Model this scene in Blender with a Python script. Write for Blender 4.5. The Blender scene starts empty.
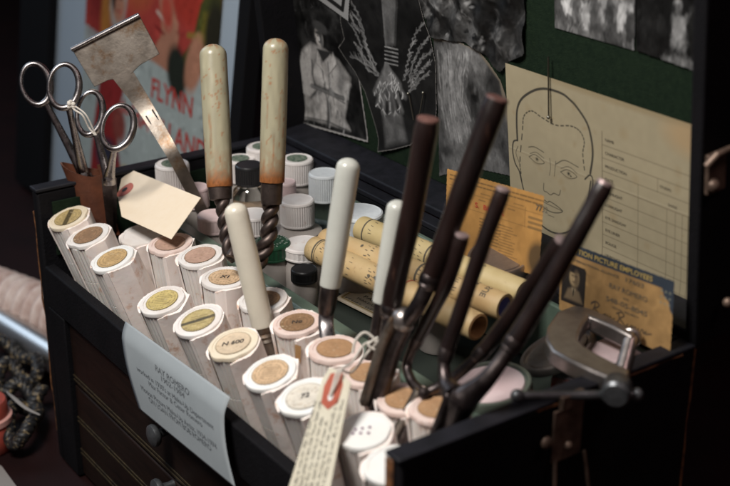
import bpy, math, random
import numpy as np
from mathutils import Vector, Matrix
S = bpy.context.scene
COL = S.collection
R = math.radians
random.seed(7)

# ------------------------------------------------------------------ camera, world, lamps, exposure
CAM = [(0.492, -0.3704, 0.3926), [(0.576432, -0.319209, 0.752218), (0.817145, 0.225177, -0.530631), (0.0, 0.920544, 0.390639)]]
cd = bpy.data.cameras.new('camera'); co = bpy.data.objects.new('camera', cd); COL.objects.link(co)
m = Matrix(CAM[1]).to_4x4(); m.translation = Vector(CAM[0]); co.matrix_world = m
cd.sensor_width = 36; cd.lens = 65.2; cd.clip_start = .02; cd.clip_end = 50
cd.dof.use_dof = True; cd.dof.focus_distance = 1.02; cd.dof.aperture_fstop = 6.3
S.camera = co
W = bpy.data.worlds.new('World'); S.world = W; W.use_nodes = True
nt = W.node_tree; bg = nt.nodes['Background']
tc = nt.nodes.new('ShaderNodeTexCoord'); sp = nt.nodes.new('ShaderNodeSeparateXYZ'); mr = nt.nodes.new('ShaderNodeMapRange')
mr.inputs['From Min'].default_value = -1; mr.inputs['From Max'].default_value = 1
cr = nt.nodes.new('ShaderNodeValToRGB')
nt.links.new(tc.outputs['Generated'], sp.inputs[0]); nt.links.new(sp.outputs['X'], mr.inputs['Value'])
nt.links.new(mr.outputs[0], cr.inputs[0]); nt.links.new(cr.outputs[0], bg.inputs['Color'])
cr.color_ramp.elements[0].color = (.62, .74, .90, 1); cr.color_ramp.elements[1].color = (.82, .54, .50, 1)
bg.inputs['Strength'].default_value = .105

def area(name, loc, target, size, power, color, sy=None):
    l = bpy.data.lights.new(name, 'AREA'); l.energy = power; l.color = color; l.size = size
    if sy: l.shape = 'RECTANGLE'; l.size_y = sy
    o = bpy.data.objects.new(name, l); COL.objects.link(o); o.location = loc
    o.rotation_euler = (Vector(target) - Vector(loc)).to_track_quat('-Z', 'Y').to_euler(); return o
area('ceiling_lamp', (-.12, -.40, .78), (-.22, .06, 0), .26, 11.0, (1, .955, .90))
area('window_lamp', (-1.75, -.30, .85), (-.35, .05, -.05), .7, 4.2, (.66, .82, 1))
area('spot_lamp', (.42, .42, .85), (-.1, .08, 0), .14, .8, (1, .70, .68))
S.view_settings.view_transform = 'Standard'; S.view_settings.look = 'None'; S.view_settings.exposure = 0; S.view_settings.gamma = 1

# ------------------------------------------------------------------ materials
def lin(r, g, b): return tuple(((v/255)/12.92 if v/255 <= .04045 else ((v/255+.055)/1.055)**2.4) for v in (r, g, b))
MATS = {}
def mat(name, col, rough=.5, metal=0, col2=None, scale=60, stain=None, sscale=25, samt=.55, bump=0, bscale=300, spec=.5, trans=0, coat=0, sss=0, stretch=None, attr=None, r2=None):
    M = bpy.data.materials.new(name); M.use_nodes = True; n = M.node_tree.nodes; k = M.node_tree.links
    b = n['Principled BSDF']
    b.inputs['Roughness'].default_value = rough; b.inputs['Metallic'].default_value = metal
    b.inputs['Specular IOR Level'].default_value = spec; b.inputs['Transmission Weight'].default_value = trans
    b.inputs['Coat Weight'].default_value = coat; b.inputs['Coat Roughness'].default_value = .15
    if sss: b.inputs['Subsurface Weight'].default_value = sss; b.inputs['Subsurface Scale'].default_value = .004
    t = n.new('ShaderNodeTexCoord'); oi = n.new('ShaderNodeObjectInfo'); ad = n.new('ShaderNodeVectorMath'); ad.operation = 'ADD'
    ml = n.new('ShaderNodeVectorMath'); ml.operation = 'SCALE'; ml.inputs['Scale'].default_value = 3.7
    k.new(oi.outputs['Random'], ml.inputs[0]); k.new(t.outputs['Object'], ad.inputs[0]); k.new(ml.outputs[0], ad.inputs[1])
    vec = ad.outputs[0]
    if stretch:
        mp = n.new('ShaderNodeVectorMath'); mp.operation = 'MULTIPLY'; mp.inputs[1].default_value = stretch
        k.new(vec, mp.inputs[0]); vec = mp.outputs[0]
    def noise(sc, det=6, ro=.6):
        x = n.new('ShaderNodeTexNoise'); x.inputs['Scale'].default_value = sc; x.inputs['Detail'].default_value = det
        x.inputs['Roughness'].default_value = ro; k.new(vec, x.inputs['Vector']); return x.outputs['Fac']
    def ramp(f, a, c):
        x = n.new('ShaderNodeMapRange'); x.inputs['From Min'].default_value = a; x.inputs['From Max'].default_value = c
        k.new(f, x.inputs['Value']); return x.outputs[0]
    def mix(f, A, B):
        x = n.new('ShaderNodeMix'); x.data_type = 'RGBA'
        if isinstance(f, float): x.inputs[0].default_value = f
        else: k.new(f, x.inputs[0])
        for i, v in ((6, A), (7, B)):
            if isinstance(v, tuple): x.inputs[i].default_value = (*v, 1)
            else: k.new(v, x.inputs[i])
        return x.outputs[2]
    cur = tuple(col)
    if attr:
        a = n.new('ShaderNodeAttribute'); a.attribute_name = attr; cur = a.outputs['Color']
    if col2: cur = mix(ramp(noise(scale), .35, .68), cur, tuple(col2))
    if stain:
        f = ramp(noise(sscale, 8, .68), samt, samt+.14); cur = mix(f, cur, tuple(stain))
    if isinstance(cur, tuple): b.inputs['Base Color'].default_value = (*cur, 1)
    else: k.new(cur, b.inputs['Base Color'])
    if r2 is not None:
        x = n.new('ShaderNodeMapRange'); x.inputs['From Min'].default_value = .3; x.inputs['From Max'].default_value = .7
        x.inputs['To Min'].default_value = rough; x.inputs['To Max'].default_value = r2
        k.new(noise(scale*1.7), x.inputs['Value']); k.new(x.outputs[0], b.inputs['Roughness'])
    if bump:
        bp = n.new('ShaderNodeBump'); bp.inputs['Strength'].default_value = bump; bp.inputs['Distance'].default_value = .001
        k.new(noise(bscale), bp.inputs['Height']); k.new(bp.outputs[0], b.inputs['Normal'])
    MATS[name] = M; return M

case_black = mat('worn black leathercloth', (.0055, .0055, .0065), .62, spec=.10, col2=(.0075, .007, .0085), scale=40, stain=(.030, .020, .013), sscale=55, samt=.66, bump=.6, bscale=420, r2=.75)
rim_black = mat('scuffed black paint', (.0075, .008, .0105), .55, spec=.2, col2=(.014, .014, .019), scale=90, stain=(.075, .07, .075), sscale=120, samt=.68, bump=.25)
bare_wood = mat('bare wood edge', (.24, .10, .035), .7, col2=(.04, .016, .008), scale=150)
drawer_wood = mat('dark red brown drawer', (.017, .0085, .006), .5, spec=.2, col2=(.008, .0045, .0035), scale=30, stretch=(1, 1, 9), bump=.1)
gold_line = mat('dull gilt line', (.050, .034, .013), .6, metal=.2, col2=(.012, .009, .005), scale=150)
felt = mat('dark green felt', (.0075, .0155, .0088), .95, col2=(.0125, .0235, .0125), scale=260, bump=.8, bscale=900, spec=.1)
green_paint = mat('green painted tray metal', (.085, .122, .094), .28, col2=(.115, .150, .120), scale=50, stain=(.12, .13, .10), sscale=140, samt=.68, bump=.1)
tray_dark = mat('dark tray bottom', (.012, .018, .013), .8)
steel = mat('polished steel', (.36, .34, .34), .22, 1, col2=(.22, .20, .20), scale=120, stain=(.12, .06, .035), sscale=160, samt=.70, r2=.36)
old_steel = mat('tarnished steel', (.19, .165, .14), .42, 1, col2=(.29, .255, .22), scale=70, stain=(.17, .10, .055), sscale=45, samt=.53, bump=.15, r2=.55)
clamp_metal = mat('grey cast metal', (.42, .38, .36), .33, .9, col2=(.27, .24, .225), scale=60, bump=.15)
dark_iron = mat('blackened iron', (.15, .125, .12), .27, 1, col2=(.05, .04, .04), scale=80, stain=(.24, .20, .185), sscale=140, samt=.63, r2=.45, bump=.05)
dark_wood = mat('dark lacquered wood handle', (.017, .0078, .0062), .26, col2=(.006, .0033, .003), scale=70, stain=(.10, .048, .032), sscale=120, samt=.60, stretch=(1, 1, .2), coat=.25, bump=.12, bscale=160, r2=.46)
end_wood = mat('worn handle end', (.17, .085, .07), .5, col2=(.08, .035, .03), scale=200)
end_metal = mat('bare metal handle end', (.52, .40, .39), .38, .6, col2=(.36, .25, .24), scale=150)
knob_metal = mat('dull zinc knob', (.16, .17, .18), .4, .7, col2=(.08, .085, .09), scale=120)
ivory = mat('stained ivory handle', (.5, .5, .5), .34, attr='Col', coat=.1, bump=.06, bscale=200)
ivory_clean = mat('cream celluloid handle', (.66, .62, .52), .28, col2=(.58, .54, .45), scale=30, stain=(.45, .36, .25), sscale=60, samt=.68, coat=.2)
grey_handle = mat('pale grey handle', (.55, .56, .51), .28, col2=(.47, .48, .44), scale=25, coat=.2)
twist_iron = mat('rusty twisted iron', (.115, .088, .078), .46, .8, col2=(.05, .038, .034), scale=110)
leather = mat('brown leather', (.115, .036, .016), .5, col2=(.058, .018, .009), scale=60, bump=.4, bscale=400)
plastic = mat('yellowed white plastic', (.76, .73, .70), .4, col2=(.68, .63, .58), scale=60, stain=(.52, .31, .21), sscale=60, samt=.60, sss=.12)
wrapper = mat('pinkish paper wrap', (.90, .785, .725), .5, col2=(.91, .85, .815), scale=38, stain=(.66, .42, .30), sscale=85, samt=.555, bump=.45, bscale=75, sss=.05)
cap_white = mat('white tube cap', (.78, .76, .74), .45, col2=(.70, .64, .59), scale=60, stain=(.56, .34, .22), sscale=110, samt=.62)
cap_pink = mat('makeup smeared cap', (.70, .53, .47), .6, col2=(.78, .66, .61), scale=120, bump=.4, bscale=120, stain=(.50, .26, .17), sscale=120, samt=.58)
cap_cream = mat('cream tube cap', (.72, .62, .46), .5, col2=(.76, .69, .56), scale=70, stain=(.5, .34, .2), sscale=120, samt=.66)
cap_bright = mat('bright white cap', (.80, .81, .80), .4, col2=(.78, .77, .73), scale=60, stain=(.6, .47, .36), sscale=130, samt=.68)
jar_white = mat('white jar lid', (.78, .75, .73), .4, col2=(.70, .645, .62), scale=80, stain=(.56, .36, .29), sscale=90, samt=.62, bump=.08)
jar_cool = mat('bluish white lid', (.66, .70, .72), .4, col2=(.58, .62, .65), scale=200)
jar_pink = mat('pinkish lid', (.66, .50, .50), .45, col2=(.70, .58, .57), scale=60)
frost = mat('frosted jar glass', (.42, .38, .35), .35, col2=(.33, .30, .28), scale=40)
glass = mat('clear bottle glass', (.90, .93, .92), .04, trans=1)
cream_fill = mat('beige makeup in jar', (.50, .34, .22), .6)
oil = mat('pale liquid', (.40, .47, .52), .2, stain=(.12, .32, .40), sscale=60)
black_cap = mat('black bakelite cap', (.012, .012, .013), .38, bump=.1)
green_cap = mat('green lid', (.012, .060, .030), .35, col2=(.02, .08, .04), scale=80)
green_label = mat('small green label', (.03, .08, .045), .6, col2=(.25, .27, .22), scale=420)
lid_mark = mat('pale script on lid', (.42, .47, .40), .6)
stick_paper = mat('yellow waxed paper', (.46, .355, .165), .58, col2=(.52, .42, .22), scale=50, stain=(.30, .19, .08), sscale=70, samt=.62, bump=.15, bscale=150)
stick_paper_b = mat('tan waxed paper', (.47, .315, .145), .58, col2=(.53, .40, .21), scale=45, stain=(.26, .14, .06), sscale=60, samt=.59, bump=.15, bscale=150)
stick_core = mat('pressed paper core', (.50, .30, .13), .7, col2=(.36, .19, .08), scale=120)
ink = mat('black ink', (.022, .02, .022), .7)
ink_soft = mat('faded ink', (.10, .085, .06), .8)
ink_red = mat('red ink', (.36, .030, .018), .7)
ink_grey = mat('grey print', (.150, .165, .178), .8)
ink_purple = mat('violet pen dots', (.16, .06, .14), .7)
ink_gold = mat('gold print', (.46, .33, .10), .7)
poster_red = mat('poster red lettering', (.40, .040, .030), .6)
paper = mat('white sign paper', (.32, .355, .375), .7, col2=(.285, .32, .34), scale=20, bump=.05)
manila = mat('cream manila card', (.80, .69, .54), .7, col2=(.78, .66, .50), scale=140)
manila_old = mat('pale cream tag card', (.62, .585, .47), .75, col2=(.54, .50, .39), scale=70, stain=(.42, .36, .26), sscale=60, samt=.64)
red_ring = mat('red tag patch', (.42, .10, .055), .7, col2=(.34, .07, .04), scale=120)
pink_ring = mat('faded red tag patch', (.45, .13, .095), .7)
string_m = mat('white cotton string', (.60, .56, .50), .9, bump=.4, bscale=900)
printm = mat('printed photograph', (.5, .5, .5), .42, attr='Col', spec=.18, bump=.03, bscale=60)
cardm = mat('printed card', (.5, .5, .5), .75, attr='Col', spec=.25, bump=.05)
labelm = mat('printed paper label', (.5, .5, .5), .6, attr='Col', spec=.3, stain=(.42, .25, .12), sscale=220, samt=.66)
mount = mat('pale blue poster mount', (.32, .385, .45), .7, col2=(.295, .36, .425), scale=8)
frame_black = mat('black poster frame', (.005, .005, .006), .85, spec=.1)
table_m = mat('dark red table', (.014, .0038, .0038), .6, spec=.2, col2=(.008, .0026, .0026), scale=12, bump=.1)
back_m = mat('dark maroon backdrop', (.0045, .0016, .0018), .95, spec=.05, col2=(.0028, .0012, .0014), scale=5)
coral = mat('coral pot lid', (.26, .058, .042), .45, col2=(.46, .075, .05), scale=60)
pink_plastic = mat('pale pink pot', (.60, .32, .28), .4)
hose_m = mat('pale pink ribbed hose', (.74, .65, .61), .5, col2=(.48, .33, .29), scale=50)
chrome = mat('brushed chrome', (.60, .585, .57), .34, 1)
braid_m = mat('black braid with gold flecks', (.010, .010, .011), .5, stain=(.42, .31, .16), sscale=170, samt=.545, bump=.3)
pale_paper = mat('pale paper', (.24, .225, .215), .7)
brass = mat('dull brass', (.24, .17, .13), .5, .6, col2=(.09, .06, .045), scale=100)
pinm = mat('steel pin', (.25, .24, .20), .35, 1)
pink_cream = mat('pale pink cream', (.66, .54, .55), .5, col2=(.60, .46, .47), scale=60)
tin_green = mat('grey green tin', (.20, .24, .20), .4, .5)
blue_core = mat('blue crayon core', (.03, .03, .22), .5)
red_lab = mat('red and white label', (.45, .07, .05), .6, col2=(.6, .5, .45), scale=180)

# ------------------------------------------------------------------ mesh building
class MB:
    def __init__(s): s.v = []; s.f = []; s.m = []; s.c = None
    def add(s, vs, fs, mi=0):
        o = len(s.v); s.v += [tuple(p) for p in vs]
        s.f += [tuple(i+o for i in f) for f in fs]; s.m += [mi]*len(fs); return s
    def box(s, lo, hi, mi=0, M=None):
        x0, y0, z0 = lo; x1, y1, z1 = hi
        vs = [Vector(p) for p in ((x0,y0,z0),(x1,y0,z0),(x1,y1,z0),(x0,y1,z0),(x0,y0,z1),(x1,y0,z1),(x1,y1,z1),(x0,y1,z1))]
        if M: vs = [M @ p for p in vs]
        return s.add(vs, [(0,3,2,1),(4,5,6,7),(0,1,5,4),(1,2,6,5),(2,3,7,6),(3,0,4,7)], mi)
    def lathe(s, prof, n=40, M=None, mi=0, rib=None, arc=None, capa=True, capb=True):
        # prof: (r, z) bottom to top; rib: (count, depth, z0, z1)
        vs = []; fs = []; full = arc is None; a0, a1 = arc or (0, 2*math.pi); k = n if full else n+1
        for r, z in prof:
            for i in range(k):
                a = a0+(a1-a0)*i/n; q = r
                if rib and rib[2] <= z <= rib[3]: q = r-(rib[1] if (i % 2) else 0)
                vs.append((q*math.cos(a), q*math.sin(a), z))
        for j in range(len(prof)-1):
            for i in range(n):
                i2 = (i+1) % k
                fs.append((j*k+i, j*k+i2, (j+1)*k+i2, (j+1)*k+i))
        if full:
            if capa and prof[0][0] > 1e-6: fs.append(tuple(range(k-1, -1, -1)))
            if capb and prof[-1][0] > 1e-6: fs.append(tuple((len(prof)-1)*k+i for i in range(k)))
        if M: vs = [M @ Vector(p) for p in vs]
        return s.add(vs, fs, mi)
    def tube(s, pts, rad, n=14, mi=0, flat=1, up=None, closed=False):
        pts = [Vector(p) for p in pts]; N = len(pts)
        if not hasattr(rad, '__len__'): rad = [rad]*N
        vs = []; fs = []; prev = up and Vector(up)
        for i, p in enumerate(pts):
            t = (pts[(i+1) % N]-pts[i-1]) if closed else (pts[min(i+1, N-1)]-pts[max(i-1, 0)])
            t.normalize()
            if prev is None: prev = Vector((0, 0, 1)) if abs(t.z) < .9 else Vector((1, 0, 0))
            a = (prev-t*prev.dot(t)).normalized(); b = t.cross(a); prev = a
            for k in range(n):
                w = 2*math.pi*k/n
                vs.append(p+a*rad[i]*flat*math.cos(w)+b*rad[i]*math.sin(w))
        for i in range(N if closed else N-1):
            j = (i+1) % N
            for k in range(n):
                k2 = (k+1) % n; fs.append((i*n+k, i*n+k2, j*n+k2, j*n+k))
        if not closed: fs += [tuple(range(n-1, -1, -1)), tuple((N-1)*n+k for k in range(n))]
        return s.add(vs, fs, mi)
    def prism(s, poly, t, M=None, mi=0):
        n = len(poly); vs = [Vector((x, y, 0)) for x, y in poly]+[Vector((x, y, t)) for x, y in poly]
        if M: vs = [M @ p for p in vs]
        return s.add(vs, [tuple(range(n-1, -1, -1)), tuple(range(n, 2*n))]+[(i, (i+1) % n, n+(i+1) % n, n+i) for i in range(n)], mi)
    def sphere(s, c, r, n=16, mi=0, sc=(1, 1, 1)):
        vs = []; fs = []; h = n//2
        for j in range(h+1):
            t = math.pi*j/h
            for i in range(n):
                a = 2*math.pi*i/n
                vs.append((c[0]+r*sc[0]*math.sin(t)*math.cos(a), c[1]+r*sc[1]*math.sin(t)*math.sin(a), c[2]+r*sc[2]*math.cos(t)))
        for j in range(h):
            for i in range(n):
                i2 = (i+1) % n; fs.append((j*n+i, (j+1)*n+i, (j+1)*n+i2, j*n+i2))
        return s.add(vs, fs, mi)

def obj(name, mb, mats, parent=None, smooth=True, bevel=0, world=True, angle=40, loc=None):
    me = bpy.data.meshes.new(name)
    off = Vector((0, 0, 0))
    if parent is not None and world:
        p = parent
        while p is not None: off += p.location; p = p.parent
    if loc is not None: off += Vector(loc)
    me.from_pydata([tuple(Vector(v)-off) for v in mb.v] if off.length else mb.v, [], mb.f)
    for x in (mats if isinstance(mats, (list, tuple)) else [mats]): me.materials.append(x)
    me.polygons.foreach_set('material_index', mb.m)
    if mb.c is not None:
        a = me.color_attributes.new('Col', 'FLOAT_COLOR', 'POINT'); a.data.foreach_set('color', np.asarray(mb.c, 'f').ravel())
    if smooth:
        me.polygons.foreach_set('use_smooth', [True]*len(me.polygons)); me.set_sharp_from_angle(angle=R(angle))
    me.update()
    o = bpy.data.objects.new(name, me); COL.objects.link(o)
    if parent is not None: o.parent = parent
    if loc is not None: o.location = loc
    if bevel:
        b = o.modifiers.new('edge', 'BEVEL'); b.width = bevel; b.segments = 2; b.limit_method = 'ANGLE'; b.angle_limit = R(40)
    return o
def tag(o, label=None, cat=None, group=None, kind=None):
    for k, v in (('label', label), ('category', cat), ('group', group), ('kind', kind)):
        if v: o[k] = v
    return o
def thing(name, label, cat, loc=(0, 0, 0), group=None):
    o = bpy.data.objects.new(name, None); COL.objects.link(o); o.location = loc; o.empty_display_size = .01
    return tag(o, label, cat, group)
def frame(o, z, xh=(1, 0, 0)):
    z = Vector(z).normalized(); x = Vector(xh); x = (x-z*x.dot(z)).normalized(); y = z.cross(x)
    M = Matrix((x, y, z)).transposed().to_4x4(); M.translation = Vector(o); return M
def spline(pts, n=8):
    P = [Vector(p) for p in pts]; P = [P[0]*2-P[1]]+P+[P[-1]*2-P[-2]]; out = []
    for i in range(1, len(P)-2):
        for k in range(n):
            t = k/n; a, b, c, d = P[i-1:i+3]
            out.append(.5*((2*b)+(c-a)*t+(2*a-5*b+4*c-d)*t*t+(3*b-a-3*c+d)*t**3))
    out.append(P[-2]); return out
def lerp(a, b, t): return Vector(a)*(1-t)+Vector(b)*t

_tc = {}
def text(s, bold=0, shear=0):
    key = (s, bold, shear)
    if key not in _tc:
        cu = bpy.data.curves.new('t', 'FONT'); cu.body = s; cu.size = 1; cu.offset = bold; cu.shear = shear; cu.resolution_u = 3
        o = bpy.data.objects.new('t', cu); me = bpy.data.meshes.new_from_object(o)
        v = [(p.co.x, p.co.y) for p in me.vertices]; f = [tuple(p.vertices) for p in me.polygons]
        bpy.data.objects.remove(o); bpy.data.curves.remove(cu); bpy.data.meshes.remove(me)
        w = max((p[0] for p in v), default=0); _tc[key] = (v, f, w)
    return _tc[key]
def put_text(mb, s, x, y, h, mp, mi=0, bold=0, shear=0, align='l', width=None, rot=0):
    v, f, w = text(s, bold, shear); sx = h/.7
    if width: sxx = width/max(w, 1e-6)
    else: sxx = sx
    ox = {'l': 0, 'c': -w*sxx/2, 'r': -w*sxx}[align]; c, n = math.cos(rot), math.sin(rot)
    mb.add([mp(x+(a*sxx+ox)*c-b*sx*n, y+(a*sxx+ox)*n+b*sx*c) for a, b in v], f, mi)
def scribble(mb, x, y, w, h, mp, mi, rng, shear=.2, th=.12, wd=.9):
    # one line of small unreadable handwriting: short slanted strokes in word groups
    p = x
    while p < x+w:
        n = rng.randint(2, 6)
        for _ in range(n):
            if p > x+w: break
            hh = h*rng.uniform(.45, 1)*(1.35 if rng.random() < .2 else 1); t = h*th; sl = hh*shear
            mb.add([mp(p, y), mp(p+t, y), mp(p+t+sl, y+hh), mp(p+sl, y+hh)], [(0, 1, 2, 3)], mi)
            yy = y if rng.random() < .5 else y+hh*.8
            mb.add([mp(p, yy), mp(p+h*.55, yy+h*.08), mp(p+h*.55, yy+h*.08+t), mp(p, yy+t)], [(0, 1, 2, 3)], mi)
            p += h*rng.uniform(.45, .7)*wd
        p += h*.7

# painted flat prints: colours on a fine grid, one mesh each
class Paint:
    def __init__(s, u0, u1, v0, v1, res, base):
        s.nx = int((u1-u0)/res)+2; s.ny = int((v1-v0)/res)+2
        s.U, s.V = np.meshgrid(np.linspace(u0, u1, s.nx), np.linspace(v0, v1, s.ny)); s.res = res
        s.C = np.zeros((s.ny, s.nx, 3)); s.C[:] = base; s.keep = np.ones((s.ny, s.nx), bool); s.rng = np.random.RandomState(3)
    def mixin(s, a, col): s.C[:] = s.C*(1-a[..., None])+np.array(col)*a[..., None]
    def blob(s, c, rx, ry, col, rot=0, soft=.4, amt=1):
        dx = s.U-c[0]; dy = s.V-c[1]; k, n = math.cos(rot), math.sin(rot)
        d = np.sqrt(((dx*k+dy*n)/rx)**2+((-dx*n+dy*k)/ry)**2)
        s.mixin(amt*np.clip((1-d)/soft+.5, 0, 1), col)
    def inside(s, poly):
        r = np.zeros(s.U.shape, bool); n = len(poly)
        for i in range(n):
            x1, y1 = poly[i]; x2, y2 = poly[(i+1) % n]
            if y1 == y2: continue
            h = ((s.V >= min(y1, y2)) & (s.V < max(y1, y2))); xx = x1+(s.V-y1)*(x2-x1)/(y2-y1)
            r ^= h & (s.U < xx)
        return r
    def dist(s, pts, closed=False):
        d = np.full(s.U.shape, 1e9); n = len(pts)
        for i in range(n if closed else n-1):
            a = np.array(pts[i]); b = np.array(pts[(i+1) % n]); ab = b-a; L = max(ab@ab, 1e-12)
            t = np.clip(((s.U-a[0])*ab[0]+(s.V-a[1])*ab[1])/L, 0, 1)
            d = np.minimum(d, np.hypot(s.U-a[0]-t*ab[0], s.V-a[1]-t*ab[1]))
        return d
    def poly(s, pts, col, soft=.0006, amt=1):
        ins = s.inside(pts); d = s.dist(pts, True); sd = np.where(ins, d, -d)
        s.mixin(amt*np.clip(sd/soft+.5, 0, 1), col)
    def line(s, pts, w, col, amt=1, soft=None):
        soft = soft or s.res; s.mixin(amt*np.clip((w/2-s.dist(pts))/soft+.5, 0, 1), col)
    def noise(s, cell, amt, mul=True):
        k = max(2, int(round(cell/s.res))); g = s.rng.rand(s.ny//k+3, s.nx//k+3)
        yi = np.arange(s.ny)/k; xi = np.arange(s.nx)/k; y0 = yi.astype(int); x0 = xi.astype(int); fy = (yi-y0)[:, None]; fx = (xi-x0)[None]
        z = (g[y0][:, x0]*(1-fy)*(1-fx)+g[y0+1][:, x0]*fy*(1-fx)+g[y0][:, x0+1]*(1-fy)*fx+g[y0+1][:, x0+1]*fy*fx)-.5
        if mul: s.C *= (1+2*amt*z)[..., None]
        else: s.C += (amt*z)[..., None]
        np.clip(s.C, .002, 1, out=s.C)
    def dabs(s, n, size, seed, jit=.35, ang=None):
        r = random.Random(seed)
        for _ in range(n):
            i = r.randrange(s.ny); j = r.randrange(s.nx); c = s.C[i, j].copy()*(1+r.uniform(-jit, jit)); q = size*r.uniform(.4, 1.5)
            x = s.U[i, j]+r.uniform(-.5, .5)*size; y = s.V[i, j]+r.uniform(-.5, .5)*size; k = int(q*1.6/s.res)+2
            i0, i1, j0, j1 = max(0, i-k), i+k, max(0, j-k), j+k; w = r.uniform(0, 3.1) if ang is None else ang+r.uniform(-.4, .4)
            U = s.U[i0:i1, j0:j1]-x; V = s.V[i0:i1, j0:j1]-y; co_, si = math.cos(w), math.sin(w)
            d = np.sqrt(((U*co_+V*si)/q)**2+((-U*si+V*co_)/(q*.38))**2); al = (np.clip((1-d)/.6, 0, 1)*r.uniform(.4, .9))[..., None]
            s.C[i0:i1, j0:j1] = s.C[i0:i1, j0:j1]*(1-al)+np.clip(c, .002, 1)*al
    def cut(s, poly): s.keep &= s.inside(poly)
    def mesh(s, mp):
        mb = MB(); idx = -np.ones(s.keep.shape, int); ys, xs = np.nonzero(s.keep); idx[ys, xs] = np.arange(len(ys))
        mb.v = [tuple(mp(s.U[y, x], s.V[y, x])) for y, x in zip(ys, xs)]
        a = idx[:-1, :-1]; b = idx[:-1, 1:]; c = idx[1:, 1:]; d = idx[1:, :-1]; ok = (a >= 0) & (b >= 0) & (c >= 0) & (d >= 0)
        mb.f = [tuple(int(q) for q in t) for t in zip(a[ok], b[ok], c[ok], d[ok])]; mb.m = [0]*len(mb.f)
        col = np.ones((len(ys), 4)); col[:, :3] = s.C[ys, xs]; mb.c = col; return mb
def g(v, t=0): return (v*(1+t), v, v*(1-t))

# ------------------------------------------------------------------ setting
ZT = -.262
mb = MB(); mb.add([(-3.5, -1.6, ZT), (2.2, -1.6, ZT), (2.2, 1.4, ZT), (-3.5, 1.4, ZT)], [(0, 1, 2, 3)])
tag(obj('table_top', mb, table_m, smooth=False), kind='structure')
mb = MB(); mb.box((-3.5, .80, ZT-.3), (2.2, .84, 1.6)); tag(obj('backdrop_wall', mb, back_m, smooth=False), kind='structure')

# ------------------------------------------------------------------ the make-up case
CX0, CX1, CY0, CY1, WT = -.520, 0.0, 0.0, .235, .012
case = thing('makeup_case', 'open black wooden makeup case with drawers, packed with tubes and tools', 'makeup case', (-.26, .1175, ZT+.002))
ZB = ZT+.002
def chewed(mb, x0, x1, y0, y1, z0, z1):   # a board with a slightly worn front edge
    mb.box((x0, y0, z0), (x1, y1, z1))
mb = MB(); mb.box((CX0, CY0, ZB), (CX0+WT, CY1, 0)); o = obj('side_panel', mb, [case_black], case, bevel=.002)
mb = MB(); mb.box((CX1-WT, CY0+.0005, ZB), (CX1, CY1, 0)); o = obj('side_panel', mb, [case_black], case, bevel=.002)
mb = MB(); mb.box((CX0+WT, CY1-WT, ZB), (CX1-WT, CY1, -.002)); obj('back_panel', mb, case_black, case, bevel=.0015)
# rim strips on top of the walls
mb = MB(); mb.box((CX0-.001, CY0-.001, .0002), (CX0+WT+.001, CY1, .0035)); obj('rim_strip', mb, rim_black, case, bevel=.001)
mb = MB(); mb.box((CX1-WT-.001, CY0-.001, .0002), (CX1+.0006, CY1, .0032)); obj('rim_strip', mb, rim_black, case, bevel=.001)
mb = MB(); mb.box((CX0+WT+.002, CY1-WT-.001, -.0018), (CX1-WT-.002, CY1, .0030)); obj('rim_strip', mb, rim_black, case, bevel=.001)
# bare wood where the cloth has worn off the corners
rng = random.Random(3)
def worn(path, name, w0, w1, jit):
    mb = MB(); P = []
    for i in range(len(path)-1):
        for k in range(14): P.append(lerp(path[i], path[i+1], k/14))
    rr = [rng.uniform(w0, w1)*(rng.random() < .85 or .3) for _ in P]
    mb.tube([p+Vector((rng.uniform(-jit, jit), rng.uniform(-jit, jit), rng.uniform(-jit, jit))) for p in P], rr, 6)
    tag(obj(name, mb, bare_wood, case), 'bare wood showing at a worn edge')
worn([(-.0004, CY1-.0004, .0), (-.0004, CY1-.0004, -.25)], 'worn_edge', .0006, .0016, .0004)
worn([(-.0002, .10, -.0002), (-.0002, .232, -.0002)], 'worn_edge', .0004, .0015, .0004)
worn([(CX0+.0004, .0004, -.02), (CX0+.0004, .0004, -.25)], 'worn_edge', .0002, .0010, .0006)
mb = MB(); mb.box((-WT-.0006, -.0012, -.028), (-.0062, .0006, -.0005)); tag(obj('worn_corner', mb, bare_wood, case, bevel=.002), 'orange bare wood at the front corner')
# front lip and drawers
LZ = -.066
mb = MB(); mb.box((CX0+WT, .0, -.104), (CX1-WT, .010, LZ)); obj('front_lip', mb, case_black, case, bevel=.0015)
mb = MB(); mb.box((CX0+WT, .0, ZB), (CX0+.044, .012, -.1045)); obj('front_stile', mb, case_black, case, bevel=.001)
mb = MB(); mb.box((CX1-.044, .0, ZB), (CX1-WT, .012, -.1045)); obj('front_stile', mb, case_black, case, bevel=.001)
for z1, z0, kz in ((-.1055, -.1655, -.123), (-.1675, -.2575, -.1705)):
    mb = MB(); mb.box((CX0+.045, .004, z0), (CX1-.045, .016, z1)); d = obj('drawer', mb, drawer_wood, case, bevel=.0015)
    lines = [z0+.0035, z0+.0075] if z1 > -.15 else [-.1995, -.2035, -.232, -.236]
    for q in lines:
        mb = MB(); mb.box((CX0+.046, .0032, q), (CX1-.046, .0042, q+.0013)); obj('gilt_line', mb, gold_line, d)
    for kx in (-.292, -.10):
        mb = MB(); mb.lathe([(.0035, 0), (.003, .004), (.0035, .009), (.0078, .011), (.0088, .013), (.0084, .0155), (.006, .0168), (0, .0172)], 24, frame((kx, .004, kz), (0, -1, 0)))
        obj('knob', mb, knob_metal, d)
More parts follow.
